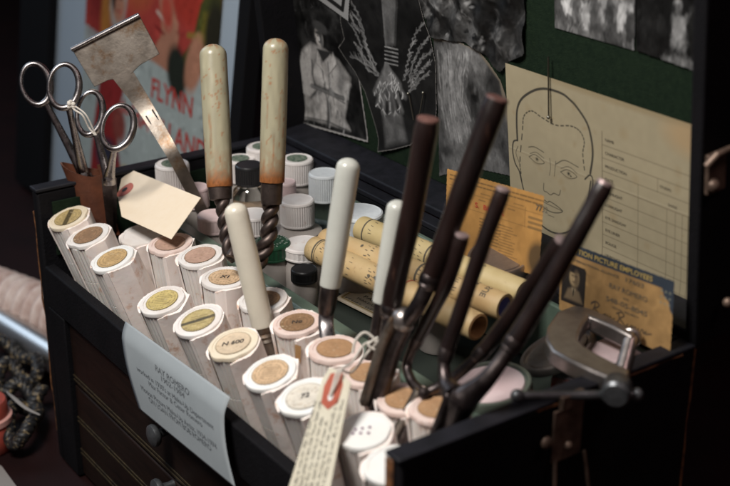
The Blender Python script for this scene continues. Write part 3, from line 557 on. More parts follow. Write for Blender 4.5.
obj('lettering', mb, ink_soft, chart, smooth=False); mb = MB()
put_text(mb, 'STUDIO', -.064, rows[2]-.0055, .0020, mp_); obj('lettering', mb, ink_soft, chart, smooth=False); mb = MB(); put_text(mb, 'SHADE', -.0565, rows[3]-.0065, .0018, mp_)
obj('lettering', mb, ink_soft, chart, smooth=False)
# hat pin across the chart, two pins in the winged photograph
pin = [((-0.1683, 0.1538), (-0.1681, 0.109), 'long steel hat pin stuck down over the drawn head'), ((-0.3381, 0.0844), (-0.3323, 0.0631), 'left of two short pins in the torn wing photograph'), ((-0.3174, 0.0903), (-0.3253, 0.0659), 'right of two short pins in the torn wing photograph')]
for a, b, lab in pin:
    t = thing('pin', lab, 'pin', L(a[0], a[1], .004), 'pins stuck in the lid')
    mb = MB(); mb.tube([L(a[0], a[1], .0044), L(b[0], b[1], .0056)], .0006, 8); obj('shaft', mb, pinm, t)
    e = b if 'long' in lab else a
    mb = MB(); mb.sphere(L(e[0], e[1], .0058 if 'long' in lab else .0050), .0014, 12); obj('head', mb, pinm, t)

# cards standing in the back of the case
def card_plane(y0, lean):
    return lambda x, z, off=0: Vector((x, y0+z*lean-off, z))
# orange licence card
T = {'q': [(-0.2364, 0.0568), (-0.1307, 0.0676), (-0.1256, 0.014), (-0.2293, -0.0025)], 'red': [(-0.2, 0.0348), (-0.1666, 0.0395)], 'big': [(-0.1433, 0.057), (-0.132, 0.0584)]}
C1 = card_plane(.213, .10); q = T['q']
us = [a[0] for a in q]; vs = [a[1] for a in q]
p = Paint(min(us), max(us), min(vs)-.006, max(vs), .00045, (.37, .195, .058)); p.noise(.02, .28); p.noise(.004, .10); p.dabs(700, .006, 2, .14)
ex = Vector((q[1][0]-q[0][0], q[1][1]-q[0][1])).normalized(); ey = Vector((-ex.y, ex.x)); o0 = Vector(q[0])
def cu(a, b): v = o0+ex*a-ey*b; return (v.x, v.y)
r_ = random.Random(4); K = (.06, .04, .02)
for b, n in ((.004, .95), (.007, .9)): 
    x = .004
    while x < .105: w = r_.uniform(.002, .007); p.line([cu(x, b), cu(x+w, b)], .0011, K, .7); x += w+.0014
for b in (.014, .0255): p.line([cu(.004, b), cu(.110, b)], .0004, K, .6)
for k in range(8): p.line([cu(.040, .030+k*.0024), cu(.040+r_.uniform(.018, .024), .030+k*.0024)], .0010, K, .65)
for k in range(3): p.line([cu(.092, .018+k*.0035), cu(.109, .018+k*.0035)], .0018, (.14, .09, .04), .7)
for k in range(14): p.line([cu(.062, .030+k*.0021), cu(.062+r_.uniform(.012, .020), .030+k*.0021)], .0008, K, .5)
for k in range(5): p.line([cu(.004+k*.018, .0115), cu(.014+k*.018, .0115)], .0008, K, .5); p.line([cu(.006+k*.016, .0165), cu(.013+k*.016, .0165)], .0009, K, .55)
p.line([cu(.088, .012), cu(.088, .026)], .0004, K, .7); p.blob(cu(.103, .046), .010, .012, (.05, .035, .02), 0, .5, .85); p.blob(cu(.010, .034), .007, .010, (.05, .035, .02), 0, .5, .8)
p.cut([q[0], q[1], (q[2][0], q[2][1]-.004), (q[3][0], q[3][1]-.004)])
oc = sheet('licence_card', 'orange printed licence card with red stamped words, standing behind the rolled sticks', 'card', p.mesh(lambda u, v: C1(u, v)), cardm)
mb = MB(); ang = math.atan2(ex.y, ex.x); mpc = lambda x, y: C1(x, y, .0004)
a = cu(.0985, .0115); put_text(mb, '7732', a[0], a[1], .0042, mpc, 0, .01, width=.0125, rot=ang)
obj('lettering', mb, ink_soft, oc, smooth=False); mb = MB()
a = cu(.034, .0225); put_text(mb, 'S.  BLACK', a[0], a[1], .0036, mpc, 1, .012, width=.033, rot=ang)
obj('lettering', mb, [ink_soft, ink_red], oc, smooth=False)
# identity card
T = {'q': [(-0.1118, 0.0425), (-0.0081, 0.0492), (-0.0033, 0.0024), (-0.1049, -0.0047)]}
C2 = card_plane(.2155, .06); q = T['q']; us = [a[0] for a in q]; vs = [a[1] for a in q]
ex = Vector((q[1][0]-q[0][0], q[1][1]-q[0][1])).normalized(); ey = Vector((-ex.y, ex.x)); o0 = Vector(q[0]); CW = (Vector(q[1])-o0).length
p = Paint(min(us), max(us), min(vs)-.004, max(vs), .00042, (.32, .19, .075)); p.noise(.02, .30); p.noise(.004, .10); p.dabs(700, .006, 2, .16)
B = (.030, .040, .055)
p.poly([cu(0, 0), cu(CW, 0), cu(CW, .0075), cu(0, .0075)], B, .0005)
p.poly([cu(CW-.010, .007), cu(CW+.002, .007), cu(CW+.002, .024), cu(CW-.002, .020), cu(CW-.0035, .015), cu(CW-.008, .012)], B, .0006); p.poly([cu(0, .007), cu(.003, .007), cu(.003, .05), cu(0, .05)], B, .0006)
for k in range(9): p.blob(cu(CW-.003-(k % 3)*.0035, .009+(k//3)*.004), .0009, .0009, (.20, .20, .15), 0, .5, .7)
p.poly([cu(.005, .0145), cu(.026, .0145), cu(.0275, .0165), cu(.0275, .043), cu(.005, .043)], (.018, .014, .012), .0006)
p.blob(cu(.0165, .0235), .0046, .0062, (.30, .22, .12), .1, .4); p.blob(cu(.0160, .0178), .0052, .0026, (.012, .01, .01), .1, .4); p.poly([cu(.008, .040), cu(.011, .0325), cu(.0165, .030), cu(.022, .0325), cu(.026, .040)], (.14, .10, .06), .002); p.blob(cu(.0185, .0240), .0026, .0056, (.12, .085, .05), .1, .9); p.blob(cu(.0148, .0222), .0013, .0006, (.10, .07, .04), 0, .9); p.blob(cu(.0182, .0222), .0013, .0006, (.06, .04, .03), 0, .9); p.blob(cu(.0163, .0245), .0007, .0012, (.34, .25, .14), 0, .9); p.blob(cu(.0163, .0266), .0016, .0005, (.12, .08, .05), 0, .9); p.poly([cu(.0145, .031), cu(.0165, .037), cu(.0185, .031)], (.24, .19, .12), .001); p.blob(cu(.0165, .034), .0007, .003, (.02, .015, .01))
def cur(pts, w=.0011): p.line([cu(.033+v.x*.0042, .0425-v.y*.0026) for v in spline([(x, y, 0) for x, y in pts], 6)], w, (.045, .035, .028), .85)
cur([(.2, 2.2), (1.0, 3.1), (.9, 1.4), (.3, -.2)]); cur([(.3, 2.6), (1.2, 3.3), (2.0, 2.7), (1.5, 1.8), (.9, 1.5), (1.6, .8), (2.5, .0), (3.0, .6), (3.5, 1.0), (3.1, .2), (3.6, .1), (3.9, .9), (4.2, .2), (4.6, .9), (4.5, -.9), (3.9, -1.2), (4.4, -.2), (5.4, .8)])
cur([(6.2, 2.6), (6.4, 1.2), (5.9, -.2)]); cur([(5.8, 2.4), (6.8, 3.2), (7.4, 2.5), (6.6, 1.5), (7.2, .7), (7.8, .0), (8.3, .8), (8.0, .1), (8.7, .2), (9.0, .9), (9.1, .1), (9.4, .9), (9.6, .1), (9.9, .9), (10.1, .1), (10.6, .8), (10.3, .2), (10.9, .1), (11.2, .9), (11.5, .8), (11.6, .1), (12.1, .8), (11.9, .1), (13.2, .7)])
p.noise(.006, .10)
p.cut([q[0], q[1], (q[2][0], q[2][1]-.003), (q[3][0], q[3][1]-.003)])
ic = sheet('identity_card', 'brownish identity card with a small portrait and signature, by the clamp', 'card', p.mesh(lambda u, v: C2(u, v)), cardm)
mb = MB(); ang = math.atan2(ex.y, ex.x); mpc = lambda x, y: C2(x, y, .0004)
def ct(s, x, b, h, mi, **k): a = cu(x, b); put_text(mb, s, a[0], a[1], h, mpc, mi, rot=ang, **k)
ct('MOTION PICTURE EMPLOYEES', .010, .0056, .0034, 1, bold=.01, width=CW-.028)
ct('INTERNATIONAL ALLIANCE', .012, .0118, .0019, 0, width=.045); ct('17603', .062, .0120, .0030, 0, bold=.005, width=.017)
ct('RAY ROMERO', .049, .0205, .0036, 0, width=.034); ct('NAME', .062, .0245, .0014, 0); ct('548-05-8045', .047, .0300, .0034, 0, width=.037); ct('SOCIAL SECURITY', .053, .0335, .0014, 0, width=.024)
obj('lettering', mb, [ink_soft, ink_gold], ic, smooth=False)

# ------------------------------------------------------------------ makeup tubes
LABS = {}
def label_mesh(style, rad):
    p = Paint(-rad, rad, -rad, rad, rad/26, {'gold': (.46, .35, .16), 'brown': (.28, .165, .090), 'amber': (.52, .35, .16), 'yellow': (.54, .43, .17), 'band': (.46, .37, .17), 'peach': (.60, .42, .26), 'pale': (.62, .50, .36), 'faded': (.46, .30, .23), 'tan': (.40, .235, .125), 'white': (.64, .60, .52)}[style])
    r_ = random.Random(style); p.noise(rad*.5, .14); p.noise(rad*.12, .10); K = (.07, .05, .025)
    if style in ('gold', 'amber', 'yellow', 'peach', 'brown', 'band'):
        for rr in (.80, .58) if style != 'band' else (.86,):
            for k in range(int(38*rr)):
                if r_.random() < .8:
                    a = 2*math.pi*k/int(38*rr); t = .05*rad
                    p.line([(rr*rad*math.cos(a), rr*rad*math.sin(a)), (rr*rad*math.cos(a+.07), rr*rad*math.sin(a+.07))], rad*.07, K, .6)
        for k in range(-2, 3):
            x = -rad*.4
            while x < rad*.4: w = r_.uniform(.05, .16)*rad; p.line([(x, k*rad*.17), (x+w, k*rad*.17)], rad*.06, K, .55); x += w+rad*.06
    if style == 'band': p.poly([(-rad, -rad*.30), (rad, -rad*.02), (rad, rad*.24), (-rad, -rad*.04)], (.045, .042, .035), rad*.10, .9)
    if style == 'gold': p.poly([(-rad*.16, -rad), (rad*.2, -rad), (rad*.2, rad), (-rad*.16, rad)], (.05, .04, .02), rad*.06, .9)
    for k in range(46): x, y = r_.uniform(-rad, rad), r_.uniform(-rad, rad); p.blob((x, y), rad*r_.uniform(.02, .09), rad*r_.uniform(.02, .06), r_.choice(((.30, .19, .09), (.62, .52, .36), (.20, .13, .07))), r_.uniform(0, 3), 1, r_.uniform(.2, .55))
    p.line([(rad*.96*math.cos(a*.1), rad*.96*math.sin(a*.1)) for a in range(64)], rad*.06, (.10, .075, .03), .6)
    return p
TB = 'makeup stick tubes standing in two rows'
RIM = Vector((.576, .817, 0))
def fac(a, sh, am):   # flat facets folded into the paper on the right front
    for c_, h_ in ((-66, 27), (-9, 30), (41, 20)):
        d_ = abs(a-R(c_+sh))
        if d_ <= R(h_): return am*(1/math.cos(d_)-1)
    return 0
def tube_thing(top, tilt, lean, label, style, capm, rad=.0172, ln=.080, note=None, arcrot=0, cyl=None, tape=False):
    """top: centre of the cap; tilt: degrees towards the front (-Y); lean: degrees towards +X"""
    rv = random.Random(label); rad *= rv.uniform(.965, 1.03); tilt += rv.uniform(-2, 2); lean += rv.uniform(-2.5, 2.5)
    ax = Vector((math.tan(R(lean)), -math.tan(R(tilt)), 1)).normalized(); top = Vector(top); base = top-ax*ln
    t = thing('makeup_tube', label, 'makeup tube', base, TB)
    M = frame(base, ax, RIM); H = ln; ct_ = .0034
    mb = MB(); b = rad*.955
    mb.lathe([(b*.97, 0), (b, .002), (b, H*.55), (b*.985, H*.555), (b, H*.56), (b, H-ct_-.0003)], 64, M, rib=(32, .0007, .001, H))
    obj('body', mb, plastic, t, angle=22)
    mb = MB(); c = rad
    mb.lathe([(c*.985, H-ct_), (c, H-ct_+.0004), (c, H-.0006), (c*.985, H-.0001), (c*.83, H), (c*.82, H-.0004), (0, H-.0004)], 64, M)
    Mi = M.inverted(); chips = [(rv.uniform(0, 6.28), rv.uniform(.02, .06)) for _ in range(4)]
    for i, v in enumerate(mb.v):
        l = Mi @ Vector(v); an = math.atan2(l.y, l.x); rr_ = math.hypot(l.x, l.y)
        if rr_ > rad*.9:
            f = 1+.010*math.sin(3*an+tilt)+.006*math.sin(7*an+lean)-sum(d_*max(0, math.cos(an-c_))**60 for c_, d_ in chips)
            mb.v[i] = tuple(M @ Vector((l.x*f, l.y*f, l.z)))
    obj('cap', mb, capm, t, angle=30)
    # thick paper wrap round the right side and back; its two free edges leave the ribbed front left bare
    rw_ = random.Random(int(abs(top.x)*1e4)+int(abs(top.y)*1e3))
    a0 = R(-104+arcrot); a1 = R(192+arcrot); w = MB(); n = 100; k5 = 5; ph = rw_.uniform(0, 6); fs_ = rw_.uniform(-16, 12); fa_ = rw_.uniform(.25, .95); dz = rw_.uniform(.0004, .0022)
    for s in range(2):
        vs = []; fs = []
        for i in range(n+1):
            f = i/n; a = a0+(a1-a0)*f; e = min(1, min(f, 1-f)*14)
            q = rad*.972 if s else rad*(.985+.030*(.5+.5*math.sin(2.0*a+ph))+.060*max(0, math.cos(a-R(132)))**2+fac(a, fs_, fa_))+(.0013 if not s else 0)*(.3+.7*e)
            q *= 1+.03*max(0, math.cos(a*2.5+ph))**6
            for j in range(k5):
                z = (H*.10, H*.35, H*.60, H*.82, H-.0012-dz*(.5+.5*math.sin(a+ph))-.0022*(1-e))[j]
                vs.append(M @ Vector(((q+.0006*math.sin(3*a+j))*math.cos(a), (q+.0006*math.sin(3*a+j))*math.sin(a), z+.00022*rw_.uniform(-1, 1)*(j == 4 and not s))))
        for i in range(n):
            for j in range(k5-1):
                f = (i*k5+j, (i+1)*k5+j, (i+1)*k5+j+1, i*k5+j+1); fs.append(f if not s else f[::-1])
        w.add(vs, fs)
    o2 = (n+1)*k5; tj = k5-1
    for i in range(n): w.f.append((i*k5+tj, (i+1)*k5+tj, o2+(i+1)*k5+tj, o2+i*k5+tj)); w.m.append(0)
    for i in (0, n):
        for j in range(k5-1): w.f.append((i*k5+j, i*k5+j+1, o2+i*k5+j+1, o2+i*k5+j)); w.m.append(0)
    obj('wrapper', w, wrapper, t, angle=24)
    if style:
        lr = rad*.72; p = label_mesh(style, lr); d = np.hypot(p.U, p.V) <= lr*1.001; p.keep &= d
        rot = Matrix.Rotation(R(random.uniform(-14, 14)), 4, 'Z')
        L0 = M @ Matrix.Translation((0, 0, H)) @ rot
        mb = p.mesh(lambda u, v: L0 @ Vector((u, v, .0002))); lb = obj('label', mb, labelm, t)
        if note:
            mb = MB(); put_text(mb, note, 0, -lr*.15, lr*.33, lambda x, y: L0 @ Vector((x, y, .0005)), 0, .015, .15, 'c', rot=.06); obj('handwriting', mb, ink, lb, smooth=False)
    if tape:
        mb = MB(); a = R(-95)
        mb.add([M @ Vector(((rad*1.14)*math.cos(a+u), (rad*1.14)*math.sin(a+u), z)) for u, z in ((-.10, H*.70), (.10, H*.74), (.22, H*.90), (.02, H*.93))], [(0, 1, 2, 3)]); obj('sticker', mb, stick_core, t)
    return t
row1 = [
 ((-0.4893, 0.018, -0.0191), 19, -2, 'first tube by the left wall, gold label with a dark band', 'gold', cap_cream, 0, None),
 ((-0.4548, 0.02, -0.0241), 18, -2, 'front-row tube with a plain brown label, second from the left wall', 'brown', cap_white, 12, None),
 ((-0.4101, 0.02, -0.0287), 18, 0, 'front-row tube with an amber label below the scissors', 'amber', cap_bright, -8, None),
 ((-0.3244, 0.02, -0.0323), 17, 0, 'front-row tube with a bright yellow label above the sign corner', 'yellow', cap_white, 6, None),
 ((-0.2679, 0.02, -0.0261), 17, 0, 'front-row tube whose gold label carries a black stripe', 'band', cap_white, -4, None),
 ((-0.218, 0.02, -0.0234), 16, 0, 'tube with cream cap marked N 600 by hand', 'pale', cap_cream, 8, 'N 600'),
 ((-0.1696, 0.02, -0.0243), 16, 1, 'front-row tube with white ring and peach label, left of the handwritten tag', 'peach', cap_bright, -6, None),
 ((-0.1256, 0.019, -0.0216), 16, 0, 'white capped tube marked 72, partly behind the handwritten tag', 'white', cap_bright, 4, '72'),
 ((-0.0635, 0.02, -0.0161), 12, 0, 'bright white capped tube with violet pen dots, right of the handwritten tag', None, cap_bright, 0, None),
 ((-0.0275, 0.015, -0.0192), 12, 3, 'plain white capped tube nearest the front right corner', None, cap_bright, 10, None)]
for top, ti, le, lab, st, cm, ar, note in row1:
    t = tube_thing(top, ti, le, lab, st, cm, .0178 if st else .0170, .082, note, ar)
    if 'violet' in lab:
        ax = Vector((0, -math.tan(R(ti)), 1)).normalized(); M = frame(top, ax, RIM); mb = MB(); r_ = random.Random(8)
        for k in range(6): mb.lathe([(.0010, .0001), (.0008, .0004)], 10, M @ Matrix.Translation((-.0055+.0048*(k % 3)+r_.uniform(-.001, .001), -.003+.0048*(k//3)+r_.uniform(-.001, .001), 0)))
        obj('pen_dots', mb, ink_purple, t)
row2 = [
 ((-0.4481, 0.064, -0.0315), 10, 0, 'back-row white tube half hidden below the blank tag', None, cap_white, 0, None),
 ((-0.3949, 0.064, -0.0212), 8, 0, 'back-row tube with orange smeared rim under the corner of the blank tag', 'faded', cap_pink, 0, None),
 ((-0.3443, 0.064, -0.0137), 9, 1, 'back-row tube with a rubbed pinkish label right of the blank tag', 'faded', cap_white, 10, None),
 ((-0.3022, 0.062, -0.0162), 5, 1, 'back-row tube with a peach label marked X1, behind the cream handle', 'peach', cap_white, -6, 'X1'),
 ((-0.2507, 0.064, -0.0149), 5, 0, 'back-row tube with a brown label just right of the cream handle', 'brown', cap_white, 0, None),
 ((-0.2054, 0.064, -0.0149), 6, 0, 'back-row tube with smeared pink rim and brown label marked No', 'brown', cap_pink, 8, 'No'),
 ((-0.1584, 0.064, -0.0151), 5, 0, 'back-row tube behind the riveted flat blade, tan label', 'tan', cap_pink, 0, None),
 ((-0.1204, 0.064, -0.0163), 5, 0, 'back-row tube with tan label behind the handwritten tag string', 'tan', cap_pink, -8, None),
 ((-0.0844, 0.066, -0.0193), 5, 0, 'back-row tube with tan label showing between the dark iron barrels', 'tan', cap_pink, 4, None),
 ((-0.0503, 0.066, -0.0096), 4, 0, 'last back-row tube by the right wall, smeared pink rim', 'tan', cap_pink, 0, None)]
for top, ti, le, lab, st, cm, ar, note in row2:
    tube_thing(top, ti, le, lab, st, cm, .0178, .082, note, ar, tape='marked No' in lab)

# ------------------------------------------------------------------ jars and bottles at the back
JF = -.061
def jar(top, r, hc, label, kind='jar', capm=jar_white, body=frost, rb=None, rib=44, mark=None, fill=None, tint=None, dome=.0012, floor=JF):
    x, y, z = top; t = thing('cosmetic_jar' if kind == 'jar' else 'small_bottle', label, kind, (x, y, floor), 'jars and bottles in the back tray')
    M = Matrix.Translation((x, y, 0)); mb = MB()
    rib = rib or 44
    mb.lathe([(r, z-hc), (r, z-hc+.0012), (r, z-hc+.0017), (r, z-.0030), (r, z-.0022), (r*.97, z-.0008), (r*.90, z), (r*.86, z-.0004), (0, z-.0004)], rib*2, M, rib=(rib, r*.032, z-hc+.0015, z-.0026))
    cp = obj('cap', mb, capm, t, angle=12)
    rb = rb or r*1.02; sh = z-hc-.0012; nr = r*.86
    mb = MB(); mb.lathe([(rb*.95, floor), (rb, floor+.002), (rb, sh-.010), (rb*.96, sh-.005), (nr, sh-.001), (nr, sh+.0008)], 40, M); bd = obj('body', mb, body, t)
    if fill:
        mb = MB(); mb.lathe([(0, floor+.002), (rb*.88, floor+.0022), (rb*.88, sh-.018), (0, sh-.018)], 32, M); obj('contents', mb, fill, bd)
    if mark:
        mb = MB(); mb.lathe([(r*.62, z-.0003), (r*.62, z+.0004), (0, z+.0004)], 24, M @ Matrix.Rotation(.4, 4, 'Z')); obj('label', mb, green_label, cp)
    return t
jar((-0.4905, 0.1175, 0.008), .0150, .021, 'white ribbed jar with green top label behind the bent steel plate', mark=1)
jar((-0.4616, 0.1246, -0.006), .0110, .018, 'small pinkish jar at the foot of the bent steel plate', capm=jar_pink)
jar((-0.4878, 0.1837, 0.0), .0135, .020, 'white jar with green label left of the black capped bottle', mark=1)
jar((-0.4897, 0.2081, 0.006), .0145, .022, 'white jar in the far back corner behind the right stained handle', mark=1)
jar((-0.4374, 0.1638, 0.013), .0122, .017, 'clear glass bottle with a black ribbed cap', 'bottle', black_cap, glass, .0150, fill=cream_fill)
jar((-0.4341, 0.2102, 0.01), .0145, .021, 'white capped jar with green label right of the stained handle', mark=1, fill=None)
jar((-0.3999, 0.2158, 0.006), .0135, .024, 'clear bottle with a smooth bluish white cap and blue liquid', 'bottle', jar_cool, glass, .0145, rib=0, fill=oil)
jar((-0.4137, 0.1859, 0.0), .0085, .022, 'narrow jar with a tall pink cap beside the right stained handle', capm=jar_pink)
jar((-0.381, 0.1761, -0.004), .0145, .0215, 'jar with tall ribbed white cap on a wide frosted body', rb=.0215)
jar((-0.3919, 0.1407, -0.012), .0145, .016, 'jar with a plain white lid left of the twisted shaft', capm=jar_white, rb=.0150)
t = jar((-0.3488, 0.1314, -0.02), .0150, .013, 'jar with green lid and pale script behind the twisted shaft', capm=green_cap, rib=24, rb=.0150)
c = t.location; mb = MB(); r_ = random.Random(2)
for rr in (.0115, .0075):
    for k in range(int(rr*2600)):
        if r_.random() < .75:
            a = k*6.283/int(rr*2600); M = Matrix.Translation((c.x, c.y, -.0196)) @ Matrix.Rotation(a, 4, 'Z')
            mb.add([M @ Vector(q) for q in ((rr, -.0006, 0), (rr+.0018, -.0003, 0), (rr+.0018, .0006, 0), (rr, .0002, 0))], [(0, 1, 2, 3)])
obj('script', mb, lid_mark, t, smooth=False)
jar((-0.3345, 0.1527, -0.022), .0180, .010, 'low wide jar with a toothed pale lid beside the rolled sticks', capm=jar_white, rib=30, rb=.0178)
jar((-0.3007, 0.1309, -0.026), .0105, .010, 'small black lidded jar in front of the rolled sticks', capm=black_cap, rib=20)
jar((-0.3082, 0.1883, 0.006), .0195, .020, 'large low jar with wide bluish white lid behind the rolled sticks', capm=jar_cool, rib=34)
jar((-0.4229, 0.119, -0.018), .0135, .014, 'pinkish white lidded jar right of the blank tag', capm=jar_pink, rib=20)
jar((-.190, .176, -.021), .014, .012, 'dark lidded jar under the right ends of the rolled sticks', capm=black_cap, rib=20)

# ------------------------------------------------------------------ rolled paper sticks
def stick(a, b, r, label, m, bands, seed, word=None, hollow=None, core=stick_core):
    a, b = Vector(a), Vector(b); ax = (b-a).normalized(); ln = (b-a).length
    t = thing('rolled_stick', label, 'makeup stick', a, 'rolled paper makeup sticks')
    M = frame(a, ax, (0, 0, 1))
    mb = MB(); k = hollow or 0
    if hollow: mb.lathe([(0, 0), (r*.8, 0), (r*.97, .0008), (r, .002), (r, ln-.0012), (r*.96, ln), (r*.80, ln-.0003), (r*.76, ln-.003), (r*.72, ln-.022), (0, ln-.022)], 36, M)
    else: mb.lathe([(0, 0), (r*.8, 0), (r*.97, .0008), (r, .002), (r, ln-.0012), (r*.97, ln), (r*.75, ln), (r*.7, ln-.0012), (0, ln-.0012)], 36, M)
    roll = mb
    if hollow: mb = MB(); mb.lathe([(r*.965, ln+.0002), (r*.80, ln+.0006), (r*.74, ln-.003), (r*.70, ln-.021), (0, ln-.0215)], 30, M, capa=False); obj('open_end', mb, core, t)
    else: mb = MB(); mb.lathe([(r*.72, ln-.001), (r*.6, ln-.0006), (0, ln-.0006)], 24, M); obj('core', mb, core, t)
    rr = r+.00025
    mb = roll
    for z, w in bands: mb.lathe([(rr-.0001, z), (rr, z+.0001), (rr, z+w), (rr-.0001, z+w+.0001)], 40, M, mi=1, capa=False, capb=False)
    r_ = random.Random(seed)
    cyl = lambda th, z: M @ Vector((rr*math.cos(th), rr*math.sin(th), z))
    # the print runs round and along the roll: rows of small marks facing up and outwards
    for z in [q+.006 for q, _ in bands]+[ln*f for f in (.28, .40, .58, .74)]:
        for rw_ in range(r_.choice((1, 2))):
            th = r_.uniform(-.3, .3)
            while th < 1.7:
                if r_.random() < .8:
                    h = r_.uniform(.0016, .0034); w = r_.uniform(.03, .07); z0 = z+rw_*.005+r_.uniform(-.0008, .0008); sk = r_.uniform(-.04, .08)
                    mb.add([cyl(th, z0), cyl(th+w, z0), cyl(th+w+sk, z0+h), cyl(th+sk, z0+h)], [(0, 1, 2, 3)], 1)
                th += r_.uniform(.16, .5)
    for k in range(4):
        th = r_.uniform(-.2, 1.7); z = r_.uniform(.02, ln-.01); q = r_.uniform(.0006, .0017)
        mb.add([cyl(th+q/r*math.cos(i*.63)*r_.uniform(.7, 1.2), z+q*math.sin(i*.63)*r_.uniform(.7, 1.4)) for i in range(10)], [tuple(range(10))], 1)
    if word: put_text(mb, word[0], 0, 0, word[3], lambda x, y: cyl(word[2]+x/r, word[1]-y), 1, .015)
    obj('roll', mb, [m, ink_soft], t)
    return t
stick((-0.2822, 0.172, 0.004), (-0.1226, 0.198, 0.002), .0100, 'plain yellow rolled stick furthest back, two dark rings', stick_paper, [(.010, .0012), (.075, .0014), (.084, .0008)], 3, word=None)
stick((-0.2907, 0.1432, -0.002), (-0.119, 0.1778, -0.001), .0098, 'middle rolled stick with black printed marks and a blue core', stick_paper_b, [(.100, .0018)], 5, word=('SUE', .163, -.2, .0046), core=blue_core)
s3 = stick((-0.2904, 0.1328, -0.006), (-0.1199, 0.155, -0.01), .0100, 'front rolled stick with a hollow right end and red band', stick_paper_b, [(.0095, .0014), (.012, .0005), (.120, .0012)], 8, hollow=1)
a_, b_ = Vector((-0.2904, 0.1328, -0.006)), Vector((-0.1199, 0.155, -0.01))
mb = MB(); mb.lathe([(.0101, .104), (.01035, .1041), (.01035, .1052), (.0101, .1053)], 36, frame(a_, b_-a_, (0, 0, 1))); obj('red_band', mb, red_ring, s3)
# little boxed card lying in the tray
cq = [(-0.2972, 0.1582, -0.057), (-0.3062, 0.1848, -0.057), (-0.2473, 0.1911, -0.057), (-0.2383, 0.1644, -0.057)]
ct_ = thing('label_card', 'small white label card with gold border line below the rolled sticks', 'card', cq[0])
A, B_, C_, D_ = [Vector(q) for q in cq]
cm_ = lambda u, v, h=0: (A*(1-u)+D_*u)*(1-v)+(B_*(1-u)+C_*u)*v+Vector((0, 0, h))
mb = MB(); mb.add([cm_(0, 0, -.0025), cm_(1, 0, -.0025), cm_(1, 1, -.0025), cm_(0, 1, -.0025), cm_(0, 0), cm_(1, 0), cm_(1, 1), cm_(0, 1)], [(0, 3, 2, 1), (4, 5, 6, 7), (0, 1, 5, 4), (1, 2, 6, 5), (2, 3, 7, 6), (3, 0, 4, 7)])
obj('carton', mb, manila, ct_, bevel=.0006)
mb = MB()
for a0, a1, b0, b1 in ((.06, .94, .08, .12), (.06, .94, .88, .92), (.06, .085, .12, .88), (.915, .94, .12, .88)): mb.add([cm_(a0, b0, .0004), cm_(a1, b0, .0004), cm_(a1, b1, .0004), cm_(a0, b1, .0004)], [(0, 1, 2, 3)], 1)
obj('border_line', mb, [ink_soft, ink_gold], ct_, smooth=False); mb = MB()
put_text(mb, 'PAN', .30, .56, .15, lambda x, y: cm_(x, y, .0005), 0, 0, width=.26); obj('print', mb, ink_soft, ct_, smooth=False); mb = MB(); put_text(mb, 'MAKE-UP', .26, .36, .10, lambda x, y: cm_(x, y, .0005), 0, 0, width=.40)
obj('print', mb, ink_soft, ct_, smooth=False); mb = MB(); scribble(mb, .12, .15, .5, .1, lambda x, y: cm_(x, y, .0005), 0, random.Random(5))
obj('print', mb, [ink_soft, ink_gold], ct_, smooth=False)

# ------------------------------------------------------------------ round tins, cream jar, clamp at the right
def tin(o, nz, r, h, label, m, inner=None, im=None):
    t = thing('round_tin', label, 'tin', o, 'round tins in the right of the tray'); M = frame(o, nz)
    mb = MB(); mb.lathe([(r*.98, 0), (r, .001), (r, h-.001), (r*.97, h), (r*.90, h), (r*.88, h-.0025), (0, h-.0025)], 56, M); obj('body', mb, m, t)
    mb = MB(); mb.lathe([(r*.80, h-.0022), (r*.78, h-.0012), (0, h-.0010)], 48, M) if inner is None else mb.lathe([(r*inner, h-.0022), (r*inner*.97, h-.0008), (0, h-.0004)], 48, M)
    obj('contents' if im else 'lid_disc', mb, im or m, t); return t
tin((-0.1659, 0.2164, -0.002), (.05, -.25, 1), .0245, .016, 'round steel tin tucked behind the dark iron handles', clamp_metal)
tin((-0.0722, 0.1282, -0.034), (-.05, -.15, 1), .0270, .012, 'open grey green tin of pale pink cream by the right wall', tin_green, .84, pink_cream)
tin((-0.0743, 0.1888, -0.022), (-.35, -.35, 1), .0270, .006, 'shallow steel dish leaning below the clamp', clamp_metal)
bx = thing('label_box', 'little red and white printed carton under the clamp', 'box', (-0.0529, 0.1877, -0.034))
o = Vector(bx.location); M = Matrix.Translation(o) @ Matrix.Rotation(.5, 4, 'Z'); mb = MB(); mb.box((-.018, -.007, -.024), (.018, .007, .004), M=M); obj('carton', mb, red_lab, bx, bevel=.0008)
mb = MB(); mb.box((-.016, -.0055, .0041), (.002, .0055, .0045), M=M); obj('label', mb, paper, bx)
bx = thing('mirror_case', 'pale lilac compact lying in the back right corner behind the clamp', 'compact', (-0.0262, 0.2138, -0.014))
o = Vector(bx.location); mb = MB(); mb.lathe([(.0, -.03), (.020, -.03), (.021, -.028), (.021, .003), (.0195, .0045), (0, .005)], 40, Matrix.Translation(o+Vector((-.012, -.004, 0)))); obj('body', mb, pink_cream, bx)

# C-clamp lying on the tins: frame in its own nearly level plane
CL = thing('c_clamp', 'grey steel C clamp with a sliding bar handle, resting over the right wall', 'clamp', (-0.0488, 0.163, 0.004))
CZ = .010

